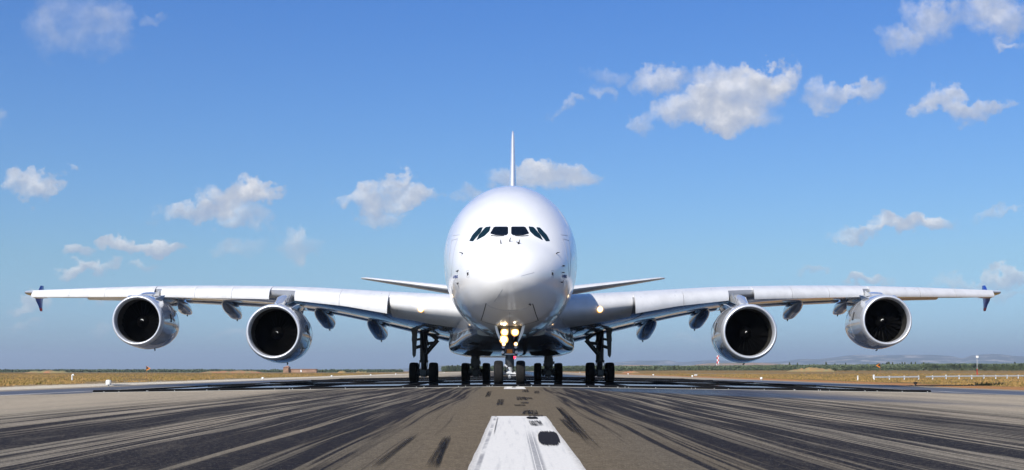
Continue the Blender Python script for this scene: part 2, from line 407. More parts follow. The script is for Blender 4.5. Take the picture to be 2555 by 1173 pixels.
def strip(name, x0, x1, y0, y1, m, dz=.004, nx=3, step=8.0, jag=0, seed=0):
    k = max(2, int((y1-y0)/step)+1)
    ys = [y0+(y1-y0)*i/(k-1) for i in range(k)]
    b = MB(); rn = random.Random(seed); vs = []; fs = []
    # follow the facets of the runway sheet exactly: sample the sheet's own grid
    def zz(x, y):
        i = max(0, min(len(rx)-2, int(np.searchsorted(rx, x))-1)); j = max(0, min(len(ry)-2, int(np.searchsorted(ry, y))-1))
        tx = (x-rx[i])/(rx[i+1]-rx[i]); ty = (y-ry[j])/(ry[j+1]-ry[j])
        return (rz(rx[i], ry[j])*(1-tx)+rz(rx[i+1], ry[j])*tx)*(1-ty)+(rz(rx[i], ry[j+1])*(1-tx)+rz(rx[i+1], ry[j+1])*tx)*ty
    xs = sorted(set([x0, x1]+[q for q in rx if x0 < q < x1]))
    for y in ys:
        for i, x in enumerate(xs):
            e = rn.uniform(-jag, jag) if i in (0, len(xs)-1) else 0
            vs.append((x+e, y, zz(x+e, y)+dz))
    n = len(xs)
    fs = [(j*n+i, j*n+i+1, (j+1)*n+i+1, (j+1)*n+i) for j in range(len(ys)-1) for i in range(n-1)]
    b.add(vs, fs, m); o = b.build(name, rec=False); return o
CLX = .12
for k, (y0, y1) in enumerate([(-8, 21.9), (53.4, 83), (114, 144), (175, 205), (236, 266), (297, 327), (358, 388)]):
    tag(strip('centre_line', CLX-.475, CLX+.475, y0, y1, markm, step=.7, jag=.006, seed=k), kind='structure')
wornm = mat('worn_runway_paint', (.42,.40,.36), .8, fn=lambda n, b: n.put(b.inputs['Base Color'], n.mix(n.rng(n.noise(n.v('MULTIPLY', objc(n), (1,.1,1)), 2, 5, .7), .4, .6), (.55,.52,.46), (.30,.26,.20))))
for sx in (-1, 1):
    tag(strip('side_stripe', sx*22.6-.25, sx*22.6+.25, -20, 1400, wornm, step=8), kind='structure')

# rubber skid marks: thin worn sheets with their own ragged alpha
def f_skid(n, b):
    p = objc(n); g = n.new('ShaderNodeTexCoord').outputs['UV']; u, v, _ = n.sep(g)
    x, y, z = n.sep(p)
    tr = n.rng(n.noise(n.xyz(n.m('MULTIPLY', u, 9), n.m('MULTIPLY', v, 1.6), n.m('MULTIPLY', y, .2)), 1, 3, .55), .40, .58)
    gr = n.rng(n.noise(p, 34, 3, .7), .28, .5)
    eu = n.m('MINIMUM', u, n.m('SUBTRACT', 1, u)); ev = n.m('MINIMUM', v, n.m('SUBTRACT', 1, v))
    rag = n.m('MULTIPLY', n.m('SUBTRACT', n.noise(n.xyz(n.m('MULTIPLY', u, 8), n.m('MULTIPLY', v, .5), n.m('MULTIPLY', y, .3)), 1, 3, .6), .5), .35)
    e = n.m('MULTIPLY', n.rng(n.m('ADD', eu, n.m('MULTIPLY', rag, .5)), .0, .07), n.rng(n.m('ADD', ev, n.m('MULTIPLY', rag, 1.6)), .02, .16))
    a = n.m('MULTIPLY', n.m('MULTIPLY', e, n.m('ADD', .30, n.m('MULTIPLY', tr, .70))), n.m('MULTIPLY', gr, .9))
    n.put(b.inputs['Alpha'], n.m('MULTIPLY', a, .92))
skidm = mat('rubber_deposit', (.018,.017,.018), .75, spec=.02, fn=f_skid)
def f_print(n, b):
    p = objc(n); u, v, _ = n.sep(n.new('ShaderNodeTexCoord').outputs['UV']); x, y, z = n.sep(p)
    rag = n.m('SUBTRACT', n.noise(n.xyz(n.m('MULTIPLY', x, 60), n.m('MULTIPLY', y, .3), 5), 1, 2, .6), .5)
    ev = n.m('MINIMUM', v, n.m('SUBTRACT', 1, v)); eu = n.m('MINIMUM', u, n.m('SUBTRACT', 1, u))
    rnd = n.m('MULTIPLY', n.m('POWER', n.m('SUBTRACT', 1, n.m('MULTIPLY', eu, 2)), 5), .3)
    a = n.m('MULTIPLY', n.rng(n.m('SUBTRACT', n.m('ADD', ev, n.m('MULTIPLY', rag, .45)), rnd), .03, .10), n.rng(eu, 0, .03))
    n.put(b.inputs['Alpha'], n.m('MULTIPLY', a, n.rng(n.noise(p, 60, 3, .7), .25, .45, .75, .97)))
printm = mat('rubber_print', (.022,.020,.022), .75, spec=.02, fn=f_print)
def skid(pts, wid, seed=0, m=None):
    """pts: centre line (x,y) on the runway"""
    b = MB(); vs = []; fs = []; uvs = []
    dense = []
    for (a, c) in zip(pts[:-1], pts[1:]):
        k = 6
        for i in range(k): dense.append((a[0]+(c[0]-a[0])*i/k, a[1]+(c[1]-a[1])*i/k))
    dense.append(pts[-1]); L = len(dense)-1
    for i, (x, y) in enumerate(dense):
        for q in (0, 1):
            xx = x+(q-.5)*wid
            vs.append((xx, y, rz(xx, y)+.012)); uvs.append((q, i/L))
    fs = [(2*i, 2*i+1, 2*i+3, 2*i+2) for i in range(L)]
    b.add(vs, fs, m or skidm); o = b.build('skid_mark', rec=False, smooth=False)
    uv = o.data.uv_layers.new(name='UVMap')
    for lp in o.data.loops: uv.data[lp.index].uv = uvs[lp.vertex_index]
    tag(o, kind='structure')
def gp(px, py):
    """point of the runway surface seen at a photo pixel"""
    d = 60.0
    for _ in range(12):
        x = (px-CX)*d/F; d = (CAMH-rz(x, d))*F/(py-CY)
    return ((px-CX)*d/F, d)
for (a, c, wd) in [((1120,1086),(1072,1172),.11),((1112,1100),(1088,1172),.04),((1040,1084),(925,1172),.08),((1222,976),(1216,992),.16),((1251,996),(1246,1013),.18),
                   ((1336,1036),(1337,1041),.26),((1300,990),(1303,1000),.3),((1316,992),(1319,997),.26),((1308,1003),(1310,1008),.22),((1296,1010),(1299,1014),.26),((1322,1024),(1324,1036),.30),((1392,1015),(1490,1125),.15),((1398,1044),(1440,1085),.10),((1388,1016),(1440,1070),.07),
                   ((1326,1042),(1328,1046),.18),((1332,1050),(1342,1065),.20),
                   ((1242,1040),(1232,1090),.02),((1284,962),(1282,969),.18),((1310,972),(1312,980),.25),((1338,975),(1340,983),.2)]:
    skid([gp(*a), gp(*c)], wd)
skid([gp(1364,1076), gp(1374,1116)], .25, m=printm)
skid([gp(1326,1041), gp(1330,1047)], .19, m=printm)

# ------------------------------------------------------------------ water trough across the runway
def f_water(n, b):
    p = objc(n)
    bm = n.new('ShaderNodeBump'); bm.inputs['Strength'].default_value = .06; bm.inputs['Distance'].default_value = .02
    n.put(bm.inputs['Height'], n.noise(n.v('MULTIPLY', p, (1, .4, 1)), 1.4, 3, .6)); n.put(b.inputs['Normal'], bm.outputs[0])
waterm = mat('shallow_water', (.012,.018,.026), .03, spec=.5, fn=f_water)
damm = mat('black_foam_dam', (.008,.008,.009), .85, spec=.03, fn=dirty((.012,.012,.013), .3, 3, (1,1,1)))
TX = 20.2
DAMS = [61.0, 84.0, 105.5, 127.0, 148.0]
tag(sheet('water', [-TX+.1*0] + [q for q in rx if abs(q) < TX] + [TX], [60.8]+[64+8*i for i in range(11)]+[148], rz, waterm, dz=.035).build('water', rec=False), kind='structure')
trough = empty('water_trough', (0, 61, rz(0, 61)))
tag(trough, 'long low black water trough with ponded water laid across the runway under the plane', 'water trough')
def dam(y, h, wd, x0=-TX, x1=TX, steel=False):
    b = MB(); xs = [x0+(x1-x0)*i/60 for i in range(61)]
    secs = []
    for x in xs:
        z = rz(x, y); secs.append([(x, y-wd/2, z-.02), (x, y-wd/2, z+h*.85), (x, y-wd*.3, z+h), (x, y+wd*.3, z+h), (x, y+wd/2, z+h*.85), (x, y+wd/2, z-.02)])
    b.loft([[(a-0, c-61, e-rz(0, 61)) for a, c, e in s_] for s_ in secs], damm)
    if steel:   # holding strip along the foot of the front dam
        secs = []
        for x in xs:
            z = rz(x, y); secs.append([(x, y-wd/2-.10, z-.005), (x, y-wd/2-.10, z+.012), (x, y-wd/2-.003, z+.022), (x, y-wd/2-.003, z-.005)])
        b.loft([[(a, c-61, e-rz(0, 61)) for a, c, e in s_] for s_ in secs], concr)
        rn = random.Random(3)
        for k in range(46):
            x = rn.uniform(x0, x1); b.box((x, y-61-wd/2-.04, rz(x, y)-rz(0, 61)+.04), (.02, .03, .05), whitep)
    return b.build('dam_wall', trough, ang=30)
for i, y in enumerate(DAMS): dam(y, .125 if i == 0 else .11, .22 if i == 0 else .30, steel=(i == 0))
for x in (-16.0, -11.0, -5.6, .9, 5.8, 11.2, 16.2):
    b = MB(); secs = []
    for i in range(23):
        y = 61.15+i*(147.7-61.15)/22; z = rz(x, y)-rz(0, 61)
        secs.append([(x-.14, y-61, z-.02), (x-.10, y-61, z+.095), (x+.10, y-61, z+.095), (x+.14, y-61, z-.02)])
    b.loft(secs, damm); b.build('divider', trough, ang=30)
for sx in (-1, 1):
    b = MB(); secs = []
    for i in range(23):
        y = 61.12+i*(147.8-61.12)/22; z = rz(TX, y)-rz(0, 61); x = sx*TX
        secs.append([(x-.11, y-61, z-.02), (x-.09, y-61, z+.08), (x+.09, y-61, z+.08), (x+.11, y-61, z-.02)])
    b.loft(secs, damm); b.build('side_wall', trough, ang=30)

# ------------------------------------------------------------------ airliner
NX, NY = -.10, 57.0
plane = empty('airliner', (NX, NY, -.06), -math.atan2(.20, 72))
tag(plane, 'huge white four-engined double-deck airliner facing the camera on the runway with its nose lights lit', 'airplane')
PZ = -.06
PL = plane.matrix_basis.copy()
def L(px, py, x):
    """plane coordinates of a photo pixel at fuselage station x"""
    d = NY+x
    return Vector(((px-CX)*d/F - NX - x*.20/72, x, CAMH+(CY-py)*d/F-PZ))
def SPAN(px, x): return (px-1276.0)*(NY+x)/F
zk = -PZ
# fuselage
fx = [0, .12, .35, .7, 1.2, 2.0, 2.6, 3.3, 4.2, 5.2, 6.5, 8, 10, 12, 14, 44, 50, 56, 62, 67, 70.5, 72.5]
ft = [4.95, 5.32, 5.66, 6.02, 6.40, 6.83, 7.14, 7.62, 8.22, 8.80, 9.42, 9.98, 10.50, 10.78, 10.87, 10.87, 10.80, 10.62, 10.3, 9.9, 9.5, 9.0]
fb = [4.95, 4.60, 4.28, 3.98, 3.66, 3.28, 3.08, 2.90, 2.75, 2.64, 2.55, 2.49, 2.46, 2.45, 2.45, 2.45, 3.1, 4.2, 5.7, 7.0, 7.9, 8.5]
fw = [0.0, .50, .88, 1.27, 1.66, 2.14, 2.40, 2.66, 2.90, 3.10, 3.28, 3.43, 3.53, 3.57, 3.57, 3.57, 3.4, 2.95, 2.25, 1.5, .9, .25]
fc = [4.95, 4.97, 5.0, 5.06, 5.15, 5.30, 5.42, 5.56, 5.74, 5.95, 6.2, 6.42, 6.58, 6.65, 6.65, 6.65, 6.8, 7.2, 7.8, 8.3, 8.6, 8.75]
su = [math.sqrt(q) for q in fx]
pT, pB, pW, pC = pchip(su, ft), pchip(su, fb), pchip(su, fw), pchip(su, fc)
def fus_pt(x, th):
    u = math.sqrt(x); zc = pC(u); hw = pW(u); t = pT(u); bo = pB(u)
    c, s = math.cos(th), math.sin(th)
    if s >= 0: e = 2.0; h = t-zc
    else: e = 2.18; h = zc-bo
    return Vector((hw*math.copysign(abs(c)**(2/e), c), x, zc+h*math.copysign(abs(s)**(2/e), s)+zk))
NS = 96
stations = [ (i/60*math.sqrt(14))**2 for i in range(1, 61)] + [17, 22, 30, 38, 44, 46, 48, 50, 53, 56, 59, 62, 65, 67, 69, 70.5, 71.7, 72.5]
secs = [[fus_pt(x, 2*math.pi*k/NS) for k in range(NS)] for x in stations]
b = MB(); b.loft(secs, white, cap=False)
tip = len(b.v); b.v.append((0, 0, 4.95+zk))
for k in range(NS): b.f.append((tip, (k+1) % NS, k)); b.m.append(0)
base_ = (len(stations)-1)*NS; b.f.append(tuple(base_+k for k in range(NS))); b.m.append(0)
fus = b.build('fuselage', plane, ang=60)
bvh = BVHTree.FromPolygons(b.v, b.f)
CAML = Vector((-NX, -NY, CAMH-PZ))
def hit(px, py):
    d = Vector(((px-CX)/F, 1, (CY-py)/F))
    d = Matrix.Rotation(math.atan2(.20, 72), 3, 'Z') @ d
    o = Matrix.Rotation(math.atan2(.20, 72), 3, 'Z') @ Vector((-NX, -NY, CAMH-PZ))
    loc, nrm, _, _ = bvh.ray_cast(o, d.normalized())
    if loc is not None and nrm.dot(d) > 0: nrm = -nrm
    return loc, nrm
def patch(poly, m, off, name, parent, rings=4, sub=5):
    pts = []
    for (a, c) in zip(poly, poly[1:]+poly[:1]):
        for i in range(sub): pts.append((a[0]+(c[0]-a[0])*i/sub, a[1]+(c[1]-a[1])*i/sub))
    cx = sum(p[0] for p in pts)/len(pts); cy = sum(p[1] for p in pts)/len(pts)
    b = MB(); vs = []; fs = []; n = len(pts)
    for r in range(rings, 0, -1):
        for p in pts:
            l, nn = hit(cx+(p[0]-cx)*r/rings, cy+(p[1]-cy)*r/rings)
            if l is None: return None
            vs.append(l+nn*off)
    l, nn = hit(cx, cy); vs.append(l+nn*off)
    for r in range(rings-1):
        for i in range(n): fs.append((r*n+i, r*n+(i+1) % n, (r+1)*n+(i+1) % n, (r+1)*n+i))
    for i in range(n): fs.append(((rings-1)*n+i, (rings-1)*n+(i+1) % n, rings*n))
    # rim going back into the skin so the pane has a real thickness
    k = len(vs)
    for i in range(n):
        l, nn = hit(*pts[i]); vs.append(l-nn*.02)
    for i in range(n): fs.append((i, (i+1) % n, k+(i+1) % n, k+i))
    b.add(vs, fs, m); return b.build(name, parent, ang=50)
def grow(poly, k):
    cx = sum(p[0] for p in poly)/len(poly); cy = sum(p[1] for p in poly)/len(poly)
    out = []
    for p in poly:
        d = math.hypot(p[0]-cx, p[1]-cy); out.append((cx+(p[0]-cx)*(d+k)/d, cy+(p[1]-cy)*(d+k)/d))
    return out
def chaikin(p, n=1, q=.12):
    for _ in range(n):
        o = []
        for a, c in zip(p, p[1:]+p[:1]):
            o += [(a[0]*(1-q)+c[0]*q, a[1]*(1-q)+c[1]*q), (a[0]*q+c[0]*(1-q), a[1]*q+c[1]*(1-q))]
        p = o
    return p
WINS = [[(1222.7,583),(1233,565.8),(1267.6,565.8),(1267.6,583),(1263,587.2),(1238.8,587.2)],
        [(1188.6,599.9),(1195,586.5),(1211.6,566.9),(1224.5,565.3),(1220.9,577.3),(1208.9,588.8)],
        [(1170.9,601.5),(1179,586.5),(1196.2,568.1),(1205,567.4),(1199.7,579.6),(1185.9,595.7),(1180.6,602.2)]]
MX = 1271.6
for wi in WINS:
    for mir in (0, 1):
        pl = [((2*MX-p[0]) if mir else p[0], p[1]) for p in wi]
        pl = chaikin(pl, 1, .10)
        patch(grow(pl, .45), frame_m, .006, 'window_frame', fus)
        patch(pl, glass if wi is WINS[0] else glass_s, .012, 'windshield_pane', fus)
def ribbon(pts, wid, m, name='panel_line', parent=None, off=.006, closed=False, b=None):
    """line along the skin, pts are photo pixels, wid in metres"""
    own = b is None
    if own: b = MB()
    if closed: pts = pts+[pts[0]]
    dn = []
    for a, c in zip(pts[:-1], pts[1:]):
        k = max(2, int(math.hypot(a[0]-c[0], a[1]-c[1])/4))
        for i in range(k): dn.append((a[0]+(c[0]-a[0])*i/k, a[1]+(c[1]-a[1])*i/k))
    dn.append(pts[-1]); hs = [hit(*q) for q in dn]; hs = [h for h in hs if h[0] is not None]
    if len(hs) < 2: return
    vs = []; n = len(hs)
    for i, (l, nn) in enumerate(hs):
        t = (hs[min(i+1, n-1)][0]-hs[max(i-1, 0)][0]).normalized(); sd = t.cross(nn).normalized()*wid/2
        vs += [l+sd+nn*off, l-sd+nn*off, l-sd-nn*.01, l+sd-nn*.01]
    b.loft([vs[4*i:4*i+4] for i in range(n)], m)
    if own: return b.build(name, parent, ang=30)
def mir(p): return [(2*1273-a, c) for a, c in p]
# radome joint and panel seams
ribbon([(1213,757),(1205,786),(1200,800)], .035, linek, 'door_seam', fus)
ribbon([(1329,758),(1337,784),(1343,800)], .035, linek, 'door_seam', fus)
ribbon([(1200,800),(1215,806),(1236,811),(1272,813),(1306,811),(1325,806),(1343,800)], .03, linek, 'door_seam', fus)
ribbon([(1272,780),(1272,812)], .02, linem, 'door_seam', fus)
ribbon([(1213,758),(1224,766),(1248,773),(1272,775),(1298,773),(1318,766),(1329,758)], .012, linem, 'door_seam', fus)
ribbon([(1254,722),(1240,744),(1233,753)], .015, linem, 'panel_seam', fus)
ribbon([(1300,689),(1333,680)], .015, linem, 'panel_seam', fus)
for sd in (0, 1):
    g = mir if sd else (lambda p: p)
    b = MB()
    ribbon(g([(1124,690),(1122,650),(1127,600),(1142,596)]), .03, linem, b=b)
    ribbon(g([(1142,596),(1134,620),(1128,660),(1126,692)]), .03, linem, b=b)
    ribbon(g([(1130,588),(1147,586)]), .03, linem, b=b)
    b.build('door_outline', fus, ang=30)
    b = MB()
    ribbon(g([(1164,676),(1170,675),(1171,691),(1165,692)]), .012, linem, b=b, closed=True)
    b.build('sensor_plate', fus, ang=30)
    patch(g([(1165.8,681),(1168.6,679),(1169.2,685),(1166.6,688)]), dark, .02, 'sensor_port', fus, rings=2, sub=2)
    ribbon(g([(1120.5,643),(1122.5,630)]), .05, linem, 'door_window', fus)
# probes
def probe(px, py, dx, dz, ln=.17):
    l, nn = hit(px, py)
    b = MB(); tp = l+nn*.08
    b.tube([l, tp], [.03, .022], dark, 6); b.tube([tp+Vector((0, .05, 0)), tp+Vector((dx*ln, -.10, dz*ln))], [.028, .012], dark, 6)
    b.build('air_probe', fus)
for px, py, dx, dz in [(1250,608,.0,.6),(1272,603,.3,.6),(1293,609,-.6,.1),(1295,608,.1,.6),(1155,633,-.6,.1),(1388,633,.6,.1),(1405,664,-.6,.1),(1404,680,-.6,-.1),(1322,758,-.5,.2),(1142,677,.7,.3),(1400,704,.2,.5),(1144,706,.2,-.5)]:
    probe(px, py, dx, dz)
# wipers
for s_ in (0, 1):
    p = [(1225,588.4),(1240,589.8),(1258,588.9)]
    p = [(2*MX-a, c) for a, c in p] if s_ else p
    ribbon(p, .035, linek, 'wiper', fus, off=.03)
# lettering on the lower nose sides
GL = {'A': [[(0,0),(.5,1),(1,0)],[(.2,.4),(.8,.4)]], 'I': [[(.5,0),(.5,1)]], 'R': [[(0,0),(0,1),(.8,.9),(.8,.55),(0,.5),(.9,0)]],
      'B': [[(0,0),(0,1),(.75,.9),(.6,.52),(0,.5)],[(.6,.52),(.9,.3),(.75,0),(0,0)]], 'U': [[(0,1),(0,.15),(.5,0),(.9,.15),(.9,1)]], 'S': [[(.9,.9),(.4,1),(0,.75),(.9,.3),(.5,0),(0,.1)]],
      '3': [[(0,.95),(.6,1),(.9,.75),(.4,.52),(.9,.3),(.6,0),(0,.05)]], '8': [[(.45,.5),(.05,.75),(.45,1),(.85,.75),(.45,.5),(.0,.25),(.45,0),(.9,.25),(.45,.5)]], '0': [[(.45,0),(0,.3),(0,.7),(.45,1),(.9,.7),(.9,.3),(.45,0)]]}
def word(txt, x0, y0, cw, ch, sk, wid, m, nm='lettering'):
    b = MB()
    for i, c in enumerate(txt):
        for st in GL[c]:
            ribbon([(x0+i*cw+q[0]*cw*.7, y0-q[1]*ch+(i*cw+q[0]*cw*.7)*sk) for q in st], wid, m, b=b, off=.008)
    if b.v: b.build(nm, fus, ang=30)
word('AIRBUS', 1130.5, 694.5, 2.1, 6.5, -.10, .035, textm)
word('AIRBUS', 1402.5, 692.0, 2.0, 6.5, .10, .035, textm)

# belly fairing
b = MB(); secs = []
bf = [(13.5,1.9,2.62,4.0),(15,2.5,2.35,4.6),(17,3.0,2.08,5.0),(19.5,3.45,1.82,5.1),(22.5,3.95,1.66,5.2),(28,4.15,1.62,5.2),(35,4.15,1.62,5.1),(39,4.0,1.85,5.0),(43,3.5,2.2,4.7),(47,2.4,2.75,4.3)]
bu = [q[0] for q in bf]; b1, b2, b3 = (pchip(bu, [q[k] for q in bf]) for k in (1, 2, 3))
for i in range(41):
    x = 13.5+33.5*i/40; hw, zb, zt = b1(x), b2(x), b3(x); zc = zb+ (zt-zb)*.22; ring = []
    for k in range(64):
        t = 2*math.pi*k/64; c, s = math.cos(t), math.sin(t); e = 2/3.0 if s >= 0 else 2/4.2
        ring.append((hw*math.copysign(abs(c)**e, c)*(1 if s < 0 else 1-.16*s), x, zc+zk+(zc-zb if s < 0 else zt-zc)*math.copysign(abs(s)**e, s)))
    secs.append(ring)
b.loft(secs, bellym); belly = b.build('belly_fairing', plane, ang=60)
# flat black patches painting the shade of the gear wells under the fairing
bb_ = BVHTree.FromPolygons(b.v, b.f)
_fb = bvh; bvh = bb_
for poly in ([(1163,884),(1170,876),(1186,870),(1202,876),(1230,878),(1224,886.5),(1190,887.5),(1166,886)], [(1167,858),(1181,853),(1203,862)]):
    for mi in (0, 1):
        patch([((2*1275-a, c) if mi else (a, c)) for a, c in poly], capm, .015, 'gear_well_shade', belly, rings=3)
bvh = _fb
b = MB(); p = L(1281,890,24)
b.rev([(0,.16),(-.08,.15),(-.15,.09),(-.17,.01)], (p.x, 24, 1.60+zk), redl, 16, 'Z', True); b.build('red_beacon', belly)

# --- wings
WS = [0, 3.6, 7.5, 14.9, 25.7, 38.9]
wLE = lerp(WS, [15.8, 18.3, 21.0, 26.5, 34.0, 43.6]); wTE = lerp(WS, [37.6, 37.0, 36.8, 38.0, 41.6, 47.6])
wzL = pchip(WS, [4.0, 4.30, 4.80, 5.72, 6.36, 6.88]); wzT = pchip(WS, [2.4, 2.75, 3.72, 5.28, 6.12, 6.72])
whu = pchip(WS, [1.55, 1.50, 1.22, .80, .60, .24]); whl = pchip(WS, [1.15, 1.05, .80, .48, .30, .13])
def ths(t):
    t = max(t, 0); return (2.969*math.sqrt(t)-1.26*t-3.516*t*t+2.843*t**3-1.036*t**4)/1.0015
def wsec(s, sg, tmax=1.0, n=22):
    le, te, zl, zt, hu, hl = wLE(s), wTE(s), wzL(s), wzT(s), whu(s), whl(s)
    pts = []
    for k in range(n+1):                 # upper from TE to LE
        t = tmax*(.5+.5*math.cos(math.pi*k/n)); pts.append((sg*s, le+(te-le)*t, zl+(zt-zl)*t+hu*ths(t)+zk))
    for k in range(1, n+1):
        t = tmax*(.5-.5*math.cos(math.pi*k/n)); pts.append((sg*s, le+(te-le)*t, zl+(zt-zl)*t-hl*ths(t)*(1-.45*t)+zk))
    return pts
def wing_z(s, t, up):
    le, te, zl, zt, hu, hl = wLE(s), wTE(s), wzL(s), wzT(s), whu(s), whl(s)
    return zl+(zt-zl)*t+(hu*ths(t) if up else -hl*ths(t)*(1-.45*t))+zk
def s_of(px):
    s = 10.0
    for _ in range(30): s = abs(px-1276)*(NY+wLE(s))/F
    return s
zbot = lerp([7.6, 10.5, 14.9, 25.7, 38.9], [4.19, 4.76, 5.36, 5.97, 6.50])
for sg in (-1, 1):
    b = MB(); ss = [0, 2, 3.6, 5, 6.2, 7.5, 9, 11, 13, 14.9, 17, 19.5, 22, 24, 25.7, 28, 31, 34, 36.5, 38.2, 38.9]
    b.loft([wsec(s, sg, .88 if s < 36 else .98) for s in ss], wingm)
    si_ = b._mi(slatm)                        # leading edge stays pale; the box behind has shade in its colour
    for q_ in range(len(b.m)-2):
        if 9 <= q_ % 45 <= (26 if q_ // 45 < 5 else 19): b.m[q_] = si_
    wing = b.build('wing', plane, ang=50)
    if sg > 0: pass
    # slats
    def slat_sec(s):
        le, te = wLE(s), wTE(s); c = te-le; zb = zbot(s)+zk; S = max(wing_z(s, .3, True)-zb, .3)
        t0 = min(.10, 1.1/c)
        o_ = [(le+c*t0, wing_z(s, t0, True)+.025), (le+c*t0*.35, wing_z(s, t0*.35, True)+.06), (le-.12*S, zb+.63*S), (le-.34*S, zb+.46*S), (le-.46*S, zb+.30*S), (le-.50*S, zb+.13*S), (le-.47*S, zb)]
        i_ = [(le-.42*S, zb-.005), (le-.36*S, zb+.15*S), (le-.22*S, zb+.34*S), (le-.02*S, zb+.50*S), (le+c*t0*.35, wing_z(s, t0*.35, True)-.02), (le+c*t0*.9, wing_z(s, t0*.9, True)+.0)]
        return [(sg*s, y, z) for y, z in o_+i_]
    joints = [(77.5,173),(173,262),(262,386),(403,488),(488,580),(580,674),(737,849),(849,969)]
    for (a, c) in joints:
        s0, s1 = s_of(a)-.012, s_of(c)+.012; k = 5
        b = MB(); b.loft([slat_sec(s0+(s1-s0)*i/k) for i in range(k+1)], slatm)
        b.build('slat', wing, ang=24)
    # flaps
    def flap_sec(s, ext=.5, drop=.16):
        le, te = wLE(s), wTE(s); c = te-le; x0 = le+c*.855; z0 = wing_z(s, .86, False)+.07; x1 = te+ext; z1 = wzT(s)-drop+zk
        th = .03*c**.6*.5+.08; pts = []
        for t in (1, .8, .55, .3, .12, .03, 0): pts.append((sg*s, x0+(x1-x0)*t, z0+(z1-z0)*t+th*ths(t)))
        for t in (.03, .12, .3, .55, .8): pts.append((sg*s, x0+(x1-x0)*t, z0+(z1-z0)*t-th*.9*ths(t)))
        return pts
    for (a, c) in [(4.3, 8.9),(8.95, 15.2),(15.4, 20.2),(20.25, 25.2)]:
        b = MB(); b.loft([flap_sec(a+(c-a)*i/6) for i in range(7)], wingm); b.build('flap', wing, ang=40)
    for (a, c) in [(25.9, 30.2),(30.25, 34.3)]:
        b = MB(); b.loft([flap_sec(a+(c-a)*i/4, .1, .12) for i in range(5)], slatm); b.build('aileron', wing, ang=40)
    # flap track fairings
    for (s, zb, w_) in [(9.85, 2.93, 1.15),(13.85, 3.80, 1.1),(21.4, 4.62, .95),(25.65, 5.05, .9)]:
        zb += zk; te = wTE(s); c = te-wLE(s); zt = wing_z(s, .5, False); y0 = te-c*.42; zte = wzT(s)+zk
        st = [(y0, zt+.02, zt-.05, .12),(y0+.8, zt+.1, zt-.28, .6),(te-c*.2, wing_z(s,.8,False)+.1, zb+(zt-zb)*.38, .95),(te-c*.08, zte+.05, zb+.20, 1.0),(te+.2, zte-.05, zb+.02, 1.0),(te+1.1, zte-.35, zb+.0, .78),(te+1.9, zte-.65, zb+.06, .40),(te+2.25, zte-.85, zb+.12, .12)]
        yy = [q[0] for q in st]; fs_ = [pchip(yy, [q[k] for q in st]) for k in (1, 2, 3)]
        b = MB(); secs = []
        for i in range(19):
            y = yy[0]+(yy[-1]-yy[0])*i/18; a, e, ww = (f(y) for f in fs_)
            if a-e < .1: e = a-.1
            zc, h = (a+e)/2, (a-e)/2
            secs.append([(sg*s+w_/2*ww*math.copysign(abs(math.cos(t))**.85, math.cos(t)), y, zc+h*math.copysign(abs(math.sin(t))**.85, math.sin(t))) for t in (2*math.pi*k/24 for k in range(24))])
        b.loft(secs, cowl if s > 20 else bellym); tf = b.build('flap_track_fairing', wing, ang=60)  # inner fairings take the shade-darkened belly colour
        b = MB(); b.tube([(sg*s, te+1.0, zb+.03), (sg*s, te+1.05, zb-.10)], .05, dark, 6); b.build('drain_mast', tf)
    # wingtip fence
    b = MB()
    def fsec(z, y0, y1, th, dx):
        m_ = (y0+y1)/2; x = sg*(39.25+dx)
        return [(x, y0, z+zk), (x-th/2, y0+(y1-y0)*.3, z+zk), (x-th/2, y0+(y1-y0)*.6, z+zk), (x, y1, z+zk), (x+th/2, y0+(y1-y0)*.6, z+zk), (x+th/2, y0+(y1-y0)*.3, z+zk)]
    # the canted-out chord gives the fence its breadth when seen from the front
    b.loft([fsec(7.75, 48.2, 48.9, .08, .10), fsec(7.35, 47.6, 48.8, .12, .05), fsec(7.0, 46.9, 48.6, .22, .0), fsec(6.7, 46.7, 48.5, .24, .0), fsec(6.4, 46.9, 48.4, .20, .0), fsec(6.05, 47.4, 48.35, .14, .0), fsec(5.62, 47.8, 48.3, .08, .0)], navy)
    fence = b.build('wingtip_fence', wing, ang=30)
    b = MB(); b.loft([fsec(5.85, 47.58, 48.36, .13, .0), fsec(5.60, 47.78, 48.32, .095, .0)], redm); b.build('red_tip', fence, ang=30)
    b = MB(); b.rev([(0,.02),(.15,.12),(.5,.2),(1.2,.2),(2.0,.16),(3.2,.05)], (sg*39.15, 45.9, 6.80+zk), slatm, 16); b.build('tip_pod', wing)
    b = MB(); b.rev([(0,.0),(.1,.13),(.4,.17)], (sg*39.18, 45.8, 6.81+zk), lipm, 12); b.build('navigation_light', wing)
    # landing light in the wing root leading edge
    pxl, pyl = (1050, 771) if sg < 0 else (1497, 772)
    yl = 19.6; p = L(pxl, pyl, yl); sl_ = abs(p.x); yl = wLE(sl_)-.10; p = L(pxl, pyl, yl)
    b = MB(); b.rev([(-.03,.005),(-.035,.09),(-.01,.13)], (p.x, yl, p.z), lampm, 20); b.rev([(-.01,.13),(.0,.18),(.25,.2)], (p.x, yl, p.z), glowm, 20); b.build('landing_light', wing)
